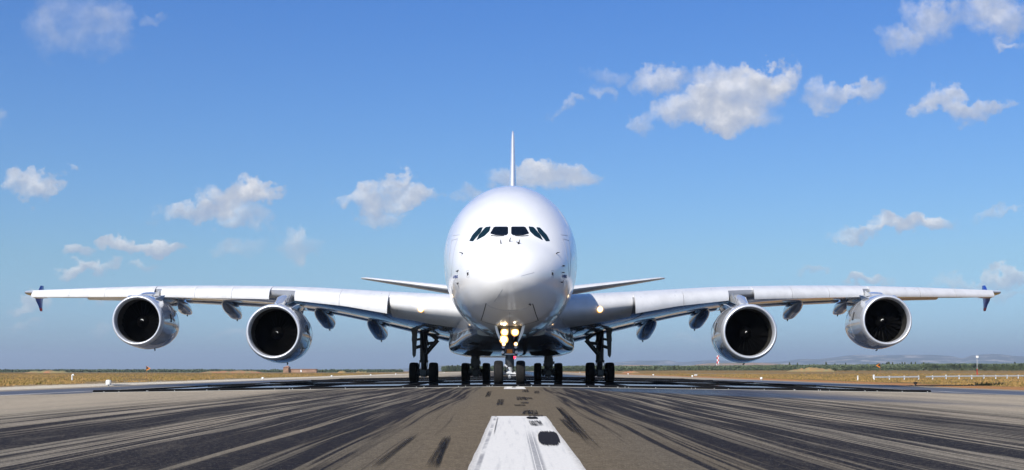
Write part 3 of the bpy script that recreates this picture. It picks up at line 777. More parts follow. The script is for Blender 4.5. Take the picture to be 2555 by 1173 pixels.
    # rib hollows: dark gap seen at the engine pylon breaks
    # pylons and engines
    for (es, ey, ez, pxi) in ((14.93, 22.0, 3.12, 0), (25.70, 29.4, 4.13, 1)):
        ez += zk; cx = sg*es
        prof_o = [(.46-.46*math.cos(t)**1.0, 1.61+.163*math.sin(t)) for t in (math.pi/2*i/16 for i in range(17))]
        prof_i = [(.46-.46*math.cos(t), 1.61-.125*math.sin(t)) for t in (math.pi/2*(16-i)/16 for i in range(17))]
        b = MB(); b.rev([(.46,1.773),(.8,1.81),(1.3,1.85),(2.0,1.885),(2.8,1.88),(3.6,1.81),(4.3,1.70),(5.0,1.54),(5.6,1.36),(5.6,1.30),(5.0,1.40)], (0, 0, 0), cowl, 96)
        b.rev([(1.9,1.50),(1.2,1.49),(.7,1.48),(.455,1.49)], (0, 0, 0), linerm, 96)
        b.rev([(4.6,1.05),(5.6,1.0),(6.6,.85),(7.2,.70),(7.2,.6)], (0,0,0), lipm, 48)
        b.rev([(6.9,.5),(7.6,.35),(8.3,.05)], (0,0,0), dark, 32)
        eng = b.build('engine', plane, ang=50, rec=False, loc=(cx, ey, ez)); eng.rotation_euler = (R(-1.5), 0, R(sg*1.2))
        b = MB(); b.rev(prof_i+prof_o[1:], (0,0,0), lipm, 96); b.build('inlet_lip', eng, ang=70, rec=False)
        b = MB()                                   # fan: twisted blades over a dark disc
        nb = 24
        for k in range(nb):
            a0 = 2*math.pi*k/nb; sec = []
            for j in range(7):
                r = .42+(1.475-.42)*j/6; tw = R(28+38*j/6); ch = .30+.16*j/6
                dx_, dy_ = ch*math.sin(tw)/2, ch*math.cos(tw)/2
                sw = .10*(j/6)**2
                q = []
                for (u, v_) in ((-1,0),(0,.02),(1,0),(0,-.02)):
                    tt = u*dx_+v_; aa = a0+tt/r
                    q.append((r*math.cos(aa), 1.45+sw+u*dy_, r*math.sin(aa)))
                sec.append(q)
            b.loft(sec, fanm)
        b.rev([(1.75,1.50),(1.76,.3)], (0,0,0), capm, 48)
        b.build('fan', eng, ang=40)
        b = MB(); b.rev([(1.0,.005),(1.03,.07),(1.12,.17),(1.3,.32),(1.5,.44),(1.6,.45)], (0,0,0), fanm, 40); spn = b.build('spinner', eng)
        b = MB(); sp = []                           # pale comma painted on the spinner
        a1 = {(-1,0):-.3, (-1,1):.2, (1,0):1.3, (1,1):1.0}[(sg, pxi)]
        for i in range(15):
            t = i/14; an = a1+t*2.2; r = (.14 if pxi else .09)-.02*t; w2 = .015*math.sin(math.pi*min(1, t*1.1+.05))+.004
            y_ = 1.12-.02
            for rr in (r-w2, r+w2):
                yy_ = float(np.interp(rr, [.0,.07,.17,.32], [1.0,1.03,1.12,1.3]))-.012
                sp.append((rr*math.cos(an), yy_, rr*math.sin(an)))
        b.add(sp, [(2*i, 2*i+1, 2*i+3, 2*i+2) for i in range(14)], whitep); b.build('spinner_mark', eng, smooth=False)
        # strakes, vents, drain mast
        for s2 in ((-sg,) if pxi == 0 else (-sg, sg)):
            b = MB(); an = R(58); r0 = 1.84
            bx_ = [Vector((s2*math.cos(an)*r_, y_, math.sin(an)*r_)) for (r_, y_) in ((r0, .9),(r0, 2.6),(r0+.42, 2.5),(r0+.30, 1.7))]
            nrm_ = Vector((-math.sin(an)*s2, 0, math.cos(an)))*.02
            b.add([q+nrm_ for q in bx_]+[q-nrm_ for q in bx_], [(0,1,2,3),(7,6,5,4),(0,4,5,1),(1,5,6,2),(2,6,7,3),(3,7,4,0)], cowl)
            b.build('strake', eng, smooth=False)
        b = MB(); an = R(8 if sg < 0 else 12); rr = 1.875
        b.box((-sg*math.cos(an)*rr, 1.75, math.sin(an)*rr), (.03, .26, .62) if False else (.05, .12, .55), capm, Matrix.Rotation(sg*an, 3, 'Y')); b.build('vent', eng, smooth=False)
        b = MB(); b.tube([(.25, 3.2, -1.78), (.28, 3.3, -1.90), (.22, 3.42, -1.96)], [.05,.045,.03], dark, 6); b.build('drain_mast', eng)
        b = MB()                                   # cowl seam rings
        for yy_, r_ in ((2.35,1.889),(3.9,1.77)):
            b.rev([(yy_-.012, r_-.02),(yy_-.012, r_+.0035),(yy_+.012, r_+.0035),(yy_+.012, r_-.02)], (0,0,0), linem, 96)
        b.build('cowl_seam', eng)
        # pylon
        b = MB(); le = wLE(es); zl = wing_z(es, 0, True); secs = []
        for (y, z0, z1, hw) in [(ey+1.0, ez+1.70, ez+1.84, .10),(ey+1.8, ez+1.5, ez+2.0, .26),(ey+2.9, ez+1.4, zl-.12 if pxi else zl-.22, .36),(le-.4, ez+1.3, zl-.04, .36),(le+.6, ez+1.2, zl+.12, .36),(le+2.2, ez+1.2, wing_z(es, .2, False)+.1, .44),(le+4.5, wing_z(es, .45, False)-.9, wing_z(es, .42, False)+.1, .36),(le+6.5, wing_z(es, .6, False)-.15, wing_z(es, .6, False)+.1, .1)]:
            secs.append([(cx-hw, y, z0), (cx-hw, y, z1-.22*(z1-z0)), (cx-hw*.75, y, z1-.06), (cx-hw*.3, y, z1), (cx+hw*.3, y, z1), (cx+hw*.75, y, z1-.06), (cx+hw, y, z1-.22*(z1-z0)), (cx+hw, y, z0)])
        b.loft(secs, cowl); py = b.build('pylon', plane, ang=45)
        b = MB(); sx_ = -sg
        b.add([(cx+sx_*.50, le-.9, zl+.02),(cx+sx_*.66, le-.2, zl-.42),(cx+sx_*.40, ey+2.6, ez+1.85),(cx+sx_*.46, le-.9, zl-.02),(cx+sx_*.62, le-.2, zl-.46),(cx+sx_*.36, ey+2.6, ez+1.81)], [(0,1,2),(5,4,3),(0,3,4,1),(1,4,5,2),(2,5,3,0)], cowl)
        b.build('pylon_gusset', py, smooth=False)

# --- tail
b = MB(); secs = []
def foil(pa, pb, th, n=14, vert=True):
    """symmetrical foil between leading point pa and trailing point pb, half thickness th along x (vertical fin) or z"""
    up, lo = [], []
    for k in range(n+1):
        t = .5-.5*math.cos(math.pi*k/n); q = Vector(pa).lerp(Vector(pb), t); h = th*ths(t)
        d = Vector((h, 0, 0)) if vert else Vector((0, 0, h))
        up.append(q+d); lo.append(q-d)
    return up[::-1]+lo[1:-1]
for (z, y0, y1, th) in [(9.6, 50.5, 65.5, .60),(12, 53.8, 66.6, .50),(18, 60.0, 68.6, .33),(23.4, 65.2, 70.4, .17),(24.05, 66.4, 70.6, .12)]:
    secs.append(foil((0, y0, z+zk), (0, y1, z+zk), th))
b.loft(secs, white); fin = b.build('tail_fin', plane, ang=50)
# front dorsal fillet
b = MB(); b.loft([foil((0, 46.5, 10.7+zk), (0, 54, 10.7+zk), .25), foil((0, 51.0, 11.5+zk), (0, 54.5, 11.5+zk), .3), foil((0, 53.0, 12.0+zk), (0, 55, 12.0+zk), .3)], white); b.build('dorsal_fillet', fin, ang=50)
for sg in (-1, 1):
    b = MB(); secs = []
    for (s, y0, y1, z, th) in [(1.2, 59.3, 69.5, 7.55, .62),(6.3, 62.9, 70.2, 8.45, .38),(11, 66.0, 71.3, 9.22, .24),(14.6, 68.4, 72.2, 9.80, .13),(15.2, 69.3, 72.3, 9.88, .07)]:
        secs.append(foil((sg*s, y0, z+zk), (sg*s, y1, z+.12+zk), th*1.1, vert=False))
    b.loft(secs, slatm); b.build('tailplane', plane, ang=50)

# --- landing gear
def wheel(parent, x, y, z, R_, W_, rimr, nm='wheel', tilt=0):
    b = MB(); h = W_/2
    pr = [(-h*.62, rimr),(-h*.9, rimr+.05),(-h, R_*.72),(-h*.97, R_*.86),(-h*.80, R_*.955),(-h*.5, R_*.99),(-h*.25, R_),(h*.25, R_),(h*.5, R_*.99),(h*.80, R_*.955),(h*.97, R_*.86),(h, R_*.72),(h*.9, rimr+.05),(h*.62, rimr)]
    b.rev(pr, (0,0,0), tyrem, 48, 'X')
    for s_ in (-1, 1):
        b.rev([(s_*h*.62, rimr),(s_*h*.55, rimr*.9),(s_*h*.3, rimr*.6),(s_*h*.5, rimr*.35),(s_*h*.62, .02)], (0,0,0), gearw, 32, 'X')
    return b.build(nm, parent, ang=35, loc=(x, y, z))
# nose gear (front)
G0 = rz(0, 62)-PZ
gx_ = L(1271.5, 930, 4.9).x
ng = MB()
A = lambda px, py, x=4.9: L(px, py, x)
ng.tube([(gx_, 4.9, G0+.62), (gx_, 4.9, 1.02)], [.15,.15], gearw, 20)
ng.tube([(gx_, 4.9, .95), (gx_, 4.9, 1.0), (gx_, 4.9, 1.42), (gx_, 4.9, 1.46)], [.12,.21,.21,.17], gearm, 24)
ng.tube([(gx_, 4.9, 1.44), (gx_, 5.0, 3.1)], .20, gearm, 20)
ng.tube([(gx_-.62, 4.9, G0+.635), (gx_-.15, 4.9, G0+.635), (gx_+.15, 4.9, G0+.635), (gx_+.62, 4.9, G0+.635)], [.085,.10,.10,.085], gearw, 16)
ng.tube([(gx_, 4.72, G0+.635), (gx_, 5.08, G0+.635)], .13, gearw, 14)
ng.box((gx_, 4.7, G0+.66), (.34, .06, .12), gearw)
ng.tube([(gx_-.16, 4.66, G0+.66), (gx_+.42, 4.62, G0+.60)], .045, gearw, 10)
ng.tube([(gx_, 4.60, G0+.45), (gx_, 4.8, G0+.6)], .07, gearw, 10)
for s_ in (-1, 1):                                   # steering actuators, torque links, braces
    ng.tube([(gx_+s_*.30, 4.75, 1.50), (gx_+s_*.30, 4.75, 1.78)], .09, gearm, 12)
    ng.tube([(gx_+s_*.13, 4.75, 1.0), (gx_+s_*.23, 4.55, .78), (gx_+s_*.14, 4.72, G0+.7)], .045, gearm, 8)
    ng.tube([(gx_+s_*.17, 4.9, 1.9), (gx_+s_*.55, 5.9, 3.1)], .07, gearm, 10)
    ng.box((gx_+s_*.14, 5.15, 1.15), (.16, .08, .5), dark)
    ng.tube([(gx_+s_*.12, 4.78, 1.3), (gx_+s_*.25, 4.7, 1.7), (gx_+s_*.15, 4.75, 2.2)], .018, blackr, 6)
ng.tube([(gx_, 4.85, 2.2), (gx_, 3.6, 3.2)], .08, gearm, 10)
ng.box((gx_, 4.72, 1.58), (.50, .10, .06), gearw); ng.box((gx_, 4.72, 1.86), (.52, .10, .05), gearm)
ng.tube([(gx_-.12, 4.58, G0+.95), (gx_-.22, 4.6, G0+1.05), (gx_-.25, 4.7, G0+.95)], .05, gearw, 8)
nose = ng.build('nose_landing_gear', plane, ang=40)
b = MB(); b.box((gx_, 4.66, 1.72), (.26, .10, .19), orange); b.tube([(gx_-.15, 4.70, 1.66), (gx_+.15, 4.70, 1.66)], .03, orange, 8); b.build('steering_collar', nose, smooth=False)
for s_, pxw in ((-1, 1244), (1, 1299)):
    wheel(nose, L(pxw, 930, 4.9).x, 4.9, G0+.635, .635, .455, .30)
for (px, py, r, m, nm) in [(1259,829,.15,lampm,'taxi_lamp'),(1285,829,.15,lampm,'taxi_lamp'),(1257,847,.17,lampm,'taxi_lamp'),(1257,858.5,.075,lamps,'small_lamp'),(1287,858.5,.075,lamps,'small_lamp')]:
    p = L(px, py, 4.4); b = MB()
    b.rev([(-.02,.004),(-.03,r*.5),(-.012,r*.82)], (p.x, 4.4, p.z), m, 24); b.rev([(-.01,r*.80),(.0,r*1.3)], (p.x, 4.4, p.z), glowm, 24); b.rev([(.0,r*1.3),(-.03,r*1.38),(.10,r*1.0),(.2,r*.4),(.22,.01)], (p.x, 4.4, p.z), gearm, 24)
    b.tube([(p.x, 4.6, p.z), (gx_, 4.9, p.z-.03)], .03, gearm, 6)
    b.build(nm, nose)
for (px, py) in [(1256,866),(1287,866),(1254.5,879),(1288.5,879)]:
    p = L(px, py, 4.5); b = MB(); b.rev([(.0,.004),(-.02,.05),(.0,.075),(.12,.07),(.16,.01)], (p.x, 4.5, p.z), lipm, 16); b.tube([(p.x, 4.6, p.z), (gx_, 4.9, p.z)], .025, gearm, 6); b.build('unlit_lamp', nose)
# nose gear doors hanging open, and the bay's shade as a flat black skin patch
for s_, q in ((-1, [(1234,812),(1238,830),(1246,848),(1250,850),(1247,838),(1240,813)]), (1, [(1310,812),(1306,830),(1298,846),(1291,857),(1296,838),(1303,813)])):
    b = MB()
    fr = [L(a, c, 3.6) for a, c in q]; bk = [L(a, c, 3.6)+Vector((s_*.02, 2.2, .02)) for a, c in q]
    b.loft([fr, bk], white); b.build('gear_door', nose, ang=30)
patch([(1236,813.5),(1308,813.5),(1299,836),(1246,836)], capm, .012, 'gear_bay_shade', fus, rings=3)
for (px, py) in ((1252,808),(1258,810),(1284,804)):
    l, nn = hit(px, py); b = MB(); b.rev([(0,.004),(-.02,.04),(.02,.055)], l, lamps, 10); b.build('marker_light', fus)

def main_gear(name, cx, cy, naxle, spread, top, dia, ww, rz_):
    g = rz_-PZ; b = MB(); r = dia/2; ax = [(k-(naxle-1)/2)*1.70 for k in range(naxle)]
    b.tube([(cx, cy, g+r), (cx, cy, g+1.6)], .21, gearm, 18)
    b.tube([(cx, cy, g+1.45), (cx, cy, g+1.6), (cx, cy-.15, top)], [.30,.28,.28], gearm, 20)
    b.tube([(cx, cy, g+.4), (cx, cy, g+.9)], [.22,.30], gearm, 14)
    b.box((cx, cy, g+r), (.42, ax[-1]-ax[0]+.5, .40), gearm)
    for a in ax:
        b.tube([(cx-spread/2, cy+a, g+r), (cx+spread/2, cy+a, g+r)], .11, gearm, 14)
        for s_ in (-1, 1):
            b.tube([(cx+s_*.30, cy+a, g+r), (cx+s_*.42, cy+a, g+r)], .27, gearm, 18)
    # torque links and pipes at the front of the leg
    b.tube([(cx, cy-.2, g+1.45), (cx+.05, cy-.62, g+1.1), (cx, cy-.2, g+.75)], .07, gearm, 8)
    for s_ in (-1, 1):
        b.tube([(cx+s_*.1, cy-.25, g+1.9), (cx+s_*.30, cy-.3, g+1.3), (cx+s_*.2, cy-.4, g+.8)], .025, blackr, 6)
        b.box((cx+s_*.24, cy-.1, g+1.5), (.14, .2, .16), gearm)
    for dx_ in (-.14, .05, .16):
        b.tube([(cx+dx_, cy+ax[0]-.32, g+r-.32), (cx+dx_*.4, cy+ax[0]-.34, g+r-.36)], .03, lipm, 6)
    o = b.build(name, plane, ang=40)
    for a in ax:
        for s_ in (-1, 1): wheel(o, cx+s_*spread/2, cy+a, g+r, r, ww, .30)
    return o
for sg in (-1, 1):
    cx = sg*6.228; cy = 32.4
    g = main_gear('wing_landing_gear', cx, cy, 2, 1.37, 4.2+zk, 1.42, .53, rz(6.2, 88)+.0)
    b = MB()          # side stay, drag brace, retraction links
    q = lambda px, py, y: (sg*abs(SPAN(px, y)), y, CAMH+(CY-py)*(NY+y)/F-PZ)
    b.tube([q(1060,884,32.0), q(1091,848,32.0)], .16, gearm, 12)
    b.tube([q(1091,848,32.0), q(1074,833,32.0), q(1045,822,32.2)], .15, gearm, 12)
    b.tube([q(1059,858,32.0), q(1080,856,32.0)], .12, gearm, 10)
    b.tube([q(1062,866,31.8), q(1070,872,31.9), q(1066,848,31.9)], .03, blackr, 6)
    b.tube([q(1064,850,31.7), q(1064,880,31.7)], .05, gearm, 6)
    b.tube([q(1055,862,32.1), q(1035,868,32.1)], .12, gearm, 10); b.tube([q(1055,845,32.1), q(1035,848,32.1)], .09, gearm, 10)
    b.tube([(cx, 32.2, 2.2), (cx, 28.5, 4.3)], .12, gearm, 12)
    b.build('side_stay', g, ang=40)
    b = MB()
    pl = [(1020,800),(1041,806),(1040,835),(1036,888),(1031,893),(1028,885),(1027,852),(1026,850),(1027,835)]
    fr = [Vector(q(a, c, 30.4)) for a, c in pl]; bk = [v_+Vector((sg*.04, .7, .02)) for v_ in fr]
    b.loft([fr, bk], gearm); b.build('gear_door', g, ang=30)
    g2 = main_gear('body_landing_gear', sg*2.66, 36.6, 3, 1.53, 2.4, 1.40, .50, rz(2.6, 92)-.045)
    b = MB(); cx2 = sg*2.66
    b.tube([(cx2, 34.6, .9), (cx2, 34.6, 2.0)], .30, gearm, 16); b.box((cx2, 34.3, 1.35), (.62, .3, .5), gearm); b.tube([(cx2, 34.9, 1.2), (cx2, 36.6, 1.0)], .14, gearm, 10)
    for k, (dx_, dz_) in enumerate(((-.34,1.15),(.34,1.3),(-.3,.8),(.36,.85),(0,1.65))): b.box((cx2+dx_, 34.1, dz_), (.14,.16,.2), gearm)
    b.build('drag_brace', g2, ang=40)

# ------------------------------------------------------------------ small things beside the runway
for i in range(9):
    for sg in (-1, 1):
        y = 97+60*i; x = sg*31
        z = rz(x, y)
        if sg > 0 and i == 0:
            o = MB(); o.tube([(-.16,0,.0),(.16,0,.28)], .03, dark, 6); o.tube([(.16,0,.0),(-.16,0,.28)], .03, dark, 6); o.rev([(.2,.12),(.32,.14),(.36,.03)], (0,0,0), dark, 12, 'Z')
            e = o.build('runway_light', loc=(x, y, z)); tag(e, 'small dark crossed-leg light frame on the right runway edge near the wing shadow', 'runway light', 'lamps along the runway edges'); continue
        e = empty('runway_light', (x, y, z))
        where = ['nearest', 'second nearest', 'third nearest', 'fourth nearest', 'fifth nearest', 'sixth nearest', 'seventh nearest', 'eighth nearest', 'farthest'][i]
        tag(e, f'small white edge lamp, {where} one along the {"left" if sg < 0 else "right"} side of the runway', 'runway light', 'lamps along the runway edges')
        b = MB(); b.tube([(0,0,-.01),(0,0,.14)], [.07,.05], gearw, 10); b.build('stem', e)
        b = MB(); k = 1.35 if i == 0 else 1.0
        b.rev([(.12,.08*k),(.14,.15*k),(.30*k,.16*k),(.36*k,.12*k),(.38*k,.01)], (0,0,0), whitep, 14, 'Z'); b.build('lamp_head', e)
def gpt(px, d):
    x = (px-CX)*d/F; return Vector((x, d, gz(x, d)))
# bent white pipe
p = gpt(180, 150); b = MB()
b.tube([(0,0,-.05),(0,0,.62),(.03,0,.70),(.10,0,.74),(.17,0,.70),(.19,0,.60)], .085, whitep, 12)
b.box((0,0,.03), (.24,.24,.1), dark)
tag(b.build('vent_pipe', loc=p), 'white hooked vent pipe standing in the dry grass at the far left', 'pipe')
def flag(px, d, top, mirror, lab):
    p = gpt(px, d); e = empty('marker_flag', p); h = CAMH+(CY-top)*d/F-p.z; s = -1 if mirror else 1
    tag(e, lab, 'marker', 'orange pennant markers in the grass')
    b = MB(); b.tube([(0,0,-.05),(0,0,h)], .022, rustm, 6); b.build('pole', e)
    k = d/F*11
    b = MB(); v = [(0,0,h),(s*k,-.05,h-k*.52),(0,0,h-k*1.05),(s*k*.1,.30,h-k*.55)]
    b.add(v, [(0,1,3),(1,2,3),(0,3,2)], orange); b.add([(s*.01,-.02,h-.04*k),(s*k*.62,-.065,h-k*.45),(s*.01,-.02,h-k*.80)], [(0,1,2)], blackr)
    b.add([(0,0,h),(s*k,-.05,h-k*.52),(0,0,h-k*1.05)], [(0,1,2)], orange)
    b.build('pennant', e, smooth=False, rec=False)
flag(365, 150, 913.5, False, 'orange and black triangular pennant on a thin pole under the left outer engine')
flag(2196, 190, 906.5, True, 'orange triangular pennant standing behind the left end of the white rail fence')
# white rail fence
A0 = gpt(2180, 158); A1 = Vector((90, 204, gz(90, 204)))
fe = empty('rail_fence', A0); tag(fe, 'low white post-and-rail fence with a gap in its rail in the right grass', 'fence')
dv = (A1-A0); n_ = 17
for i in range(n_):
    t = i/(n_-1); q = dv*t; q.z = gz(A0.x+q.x, A0.y+q.y)-A0.z; h = {0:.74, 5:.66}.get(i, .58)
    b = MB(); b.box((q.x, q.y, h/2-.06), (.14 if i else .20, .12, h+.12), whitep); b.v = [(v[0], v[1], v[2]+q.z) for v in b.v]
    b.build('post', fe, smooth=False)
    if i < n_-1:
        q2 = dv*((i+1)/(n_-1)); q2.z = gz(A0.x+q2.x, A0.y+q2.y)-A0.z
        if i == 3: q = q.lerp(q2, .5)
        rb = MB(); a = q+Vector((0,-.075,.44)); c = q2+Vector((0,-.075,.44))
        rb.loft([[a+Vector((0,0,.09)),a+Vector((0,0,-.09)),a+Vector((0,-.04,-.09)),a+Vector((0,-.04,.09))],[c+Vector((0,0,.09)),c+Vector((0,0,-.09)),c+Vector((0,-.04,-.09)),c+Vector((0,-.04,.09))]], whitep)
        rb.build('rail', fe, smooth=False)
p = gpt(2140, 157); b = MB(); b.box((0,0,.26), (.13,.13,.62), whitep); b.box((0,0,.59), (.17,.17,.05), whitep)
tag(b.build('marker_post', loc=p), 'single white post in the grass left of the white rail fence', 'post')
# mast
p = gpt(2438, 300); e = empty('signal_mast', p); tag(e, 'thin mast with a square white panel on top and a red lower section, far right', 'mast')
h = CAMH+(CY-893)*300/F-p.z
b = MB(); b.tube([(0,0,1.55),(0,0,h)], .06, gearw, 8); b.build('upper_pole', e)
b = MB(); b.tube([(0,0,-.05),(0,0,1.55)], .09, redm, 8); b.tube([(.3,0,-.05),(0,0,.9)], .04, redm, 6); b.build('lower_pole', e)
b = MB(); b.box((0,-.05,h+.25), (.60,.12,.52), whitep); b.box((0,.02,h-.05), (.3,.1,.1), gearw); b.build('panel', e, smooth=False)
# red and white checkered tower
p = gpt(1791, 1300); e = empty('checkered_tower', p); tag(e, 'distant red and white checkered tower beside the right inner engine', 'tower')
def f_chk(n, b):
    v = n.v('MULTIPLY', objc(n), (1/2.3, 1/2.3, 1/2.3)); ch = n.new('ShaderNodeTexChecker'); n.put(ch.inputs['Vector'], n.v('ADD', v, (.0,.5,.02))); ch.inputs['Scale'].default_value = 1
    ch.inputs['Color1'].default_value = (.72,.70,.68,1); ch.inputs['Color2'].default_value = (.55,.03,.035,1); n.put(b.inputs['Base Color'], ch.outputs[0])
chk = mat('checkered_paint', (.6,.1,.1), .6, fn=f_chk)
zt_ = CAMH+(CY-887)*1300/F-p.z
b = MB(); b.box((0,0,zt_-4.2), (2.1,2.1,8.4), chk); b.build('cabin', e, smooth=False)
b = MB()
for a in (-1,1):
    for c in (-1,1): b.tube([(a*1.2,c*1.2,-.1),(a*1.0,c*1.0,zt_-8.4)], .18, whitep, 6)
for k in range(4): b.tube([(-1.2,-1.2,k*(zt_-8.4)/4),(1.2,-1.2,(k+1)*(zt_-8.4)/4)], .1, redm, 6)
b.build('lattice_legs', e)
# white box on the right verge
p = gpt(1736, 262); b = MB(); b.box((0,0,.26), (.52,.4,.36), whitep); b.box((0,0,.04), (.2,.2,.2), concr); b.box((0,-.21,.26), (.4,.03,.26), concr)
tag(b.build('equipment_box', loc=p), 'small white box standing in the grass right of the landing gear', 'box')
# brick barn far left
brick = mat('weathered_brick', (.33,.20,.13), .9, fn=dirty((.33,.20,.13), .4, .7, (1,1,1)))
tile = mat('clay_tile', (.36,.19,.12), .85, fn=dirty((.36,.19,.12), .3, 1.2, (1,1,1)))
p = gpt(705, 640); e = empty('brick_barn', p); tag(e, 'long red brick building with a taller gabled end on the horizon', 'building')
k = 640/F; zt_ = CAMH+(CY-921.5)*k-p.z
b = MB(); b.box((8*k,3,zt_/2+.3), (13*k,6,zt_+1.2), brick); b.build('gable_wall', e, smooth=False)
b = MB(); zz_ = zt_+.9
b.loft([[(1*k,-.3,zz_),(8*k,3,zz_+.9),(1*k,6.3,zz_)][::1],[(15.5*k,-.3,zz_),(8*k+.8,3,zz_+.9),(15.5*k,6.3,zz_)]], tile); b.build('roof', e, smooth=False)
b = MB(); b.box((49*k,4,zt_/2), (68*k,4,zt_), brick); b.build('long_wall', e, smooth=False)
b = MB(); b.box((49*k,4,zt_+.09), (68.6*k,4.5,.18), tile); b.build('wall_coping', e, smooth=False)
b = MB(); b.box((33*k*1.35,1.9,zt_/2), (3*k,.15,zt_*.7), whitep); b.build('door', e, smooth=False)

# ------------------------------------------------------------------ earth mounds, far paths
soil = mat('red_earth', (.34,.17,.08), .95, fn=lambda n, b: (n.put(b.inputs['Base Color'], n.mix(n.rng(n.noise(objc(n), .25, 5, .65), .4, .62), (.36,.16,.075), (.22,.19,.08))), n.put(b.inputs['Roughness'], .95)))
soil2 = mat('sandy_earth', (.36,.26,.13), .95, fn=lambda n, b: n.put(b.inputs['Base Color'], n.mix(n.rng(n.noise(objc(n), .35, 5, .65), .42, .6), (0.319,0.186,0.067), (.25,.22,.09))))
def mound(px0, px1, top, d, m, depth=8, seed=1):
    x0, x1 = (px0-CX)*d/F, (px1-CX)*d/F; b = MB(); n1, n2 = 40, 10; vs = []
    for j in range(n2+1):
        for i in range(n1+1):
            u = i/n1; v = j/n2; x = x0+(x1-x0)*u; y = d+(v-.5)*depth
            ht = CAMH+(CY-top)*d/F-gz(x, d)
            eu = min(1, u/.3, (1-u)/.22); eu = eu*eu*(3-2*eu)
            sh = eu*(.72+.55*mnoise.noise(Vector((u*4.2, seed*3.1, .3)))+.18*mnoise.noise(Vector((u*15, seed, v*3))))*math.sin(math.pi*v)**.8
            sh = max(sh, 0)
            vs.append((x, y, gz(x, d)-.15+ht*sh*(.85+.30*mnoise.noise(Vector((x*.12, y*.15, seed)))+.18*mnoise.noise(Vector((x*.6, y*.5, seed))))))
    w_ = n1+1; b.add(vs, [(j*w_+i, j*w_+i+1, (j+1)*w_+i+1, (j+1)*w_+i) for j in range(n2) for i in range(n1)], m)
    tag(b.build('earth_mound', rec=False), kind='structure')
mound(50, 184, 922.5, 560, soil, seed=1); mound(478, 668, 920.5, 600, soil, 12, seed=2); mound(838, 868, 922.3, 560, soil2, seed=3); mound(886, 918, 919.5, 620, soil2, seed=4)
mound(1958, 2092, 912, 640, soil2, 16, seed=5); mound(1545, 1600, 921, 500, soil, 8, seed=6)
def path(x0, x1, y0, y1, m):
    xs = [x0+(x1-x0)*i/40 for i in range(41)]
    b = sheet('path', xs, [y0, (y0+y1)/2, y1], lambda x, y: max(gz(x, y0), gz(x, y1)), m, dz=.05); tag(b.build('path', rec=False), kind='structure')
path(-330, -40, 640, 655, concr); path(60, 300, 430, 438, concr)

# grass: clumps of dry blades on both verges
def f_gr(n, b):
    oi = objc(n); c = n.mix(n.rng(n.noise(oi, .12, 3, .6), .35, .65), (0.319,0.192,0.072), (0.205,0.141,0.048)); n.put(b.inputs['Base Color'], n.mix(n.rng(n.noise(oi, 1.5, 2, .6), .5, .7), c, (0.129,0.109,0.029)))
grm = mat('dry_grass_blades', (.3,.22,.08), .9, spec=.1, fn=f_gr)
rn = random.Random(11); b = MB(); vs = []; fs = []
for k in range(22000):
    d = 88+ (rn.random()**1.5)*330; sd = rn.choice((-1, 1)); x = sd*((41 if sd < 0 else 40)+rn.random()**1.3*(d*.42-10))
    if mnoise.noise(Vector((x*.12, d*.05, 3))) < -.15: continue
    z = gz(x, d); h = rn.uniform(.05, .22)*(1.7 if rn.random() < .12 else 1)
    for q in range(3):
        a = rn.uniform(-.5, .5); ww = rn.uniform(.05, .14); xx = x+rn.uniform(-.35,.35); i = len(vs)
        vs += [(xx-ww, d+rn.uniform(-.3,.3), z-.02), (xx+ww, d, z-.02), (xx+a*h*.8, d+.1, z+h)]; fs.append((i, i+1, i+2))
b.add(vs, fs, grm); tag(b.build('grass', rec=False, smooth=False), kind='stuff')

# ------------------------------------------------------------------ trees
def f_leaf(c1, c2):
    def f(n, b):
        n.put(b.inputs['Base Color'], n.mix(n.rng(n.noise(objc(n), .6, 3, .6), .35, .65), c1, c2))
    return f
leafd = mat('dark_leaves', (.04,.06,.02), .8, spec=.1, fn=f_leaf((.065,.085,.045), (.10,.12,.06)))
leafm = mat('mid_green_leaves', (.07,.10,.03), .8, spec=.2, fn=f_leaf((.07,.10,.05), (.13,.15,.075)))
bark = mat('bark', (.10,.07,.05), .9)
def tree_mesh(kind, seed):
    rn = random.Random(seed); b = MB(); vs = []; fs = []
    if kind == 'poplar': H, W_, z0 = 1.0, .11, .08
    elif kind == 'round': H, W_, z0 = 1.0, .50, .12
    else: H, W_, z0 = 1.0, .9, .0
    lobes = [(rn.uniform(-W_*.5, W_*.5), rn.uniform(-W_*.5, W_*.5), z0+(H-z0)*rn.uniform(.25, .8), rn.uniform(.18, .30)*(W_*1.6 if kind != 'poplar' else .45)) for _ in range(9)]
    for k in range(420):
        if kind == 'poplar':
            t = rn.random(); r = W_*math.sin(math.pi*min(1, t*.92+.06))**.6*rn.uniform(.4, 1.05); a = rn.uniform(0, 6.28); c = Vector((r*math.cos(a), r*math.sin(a), z0+t*(H-z0)))
        else:
            l = rn.choice(lobes); d = Vector((rn.gauss(0,1), rn.gauss(0,1), rn.gauss(0,1))).normalized()*l[3]*rn.uniform(.6, 1.05)
            c = Vector(l[:3])+d; c.z = max(c.z, z0*.5)
        s = rn.uniform(.025, .06); u = Vector((rn.gauss(0,1), rn.gauss(0,1), rn.gauss(0,1))).normalized()*s; v = u.orthogonal().normalized()*s*.8
        i = len(vs); vs += [c-u, c+v, c+u, c-v]; fs.append((i, i+1, i+2, i+3))
    b.add(vs, fs, leafd if kind == 'poplar' else leafm if seed % 2 else leafd)
    tb = MB(); tb.tube([(0,0,-.05),(0,0,.35 if kind != 'poplar' else .8)], [.03,.012], bark, 6)
    c_ = b.build('crown', None, smooth=False, rec=False); t_ = tb.build('trunk', None)
    mc, mt = c_.data, t_.data; bpy.data.objects.remove(c_); bpy.data.objects.remove(t_); return mc, mt
TM = {k: [tree_mesh(k, s) for s in range(4)] for k in ('poplar', 'round', 'bush')}
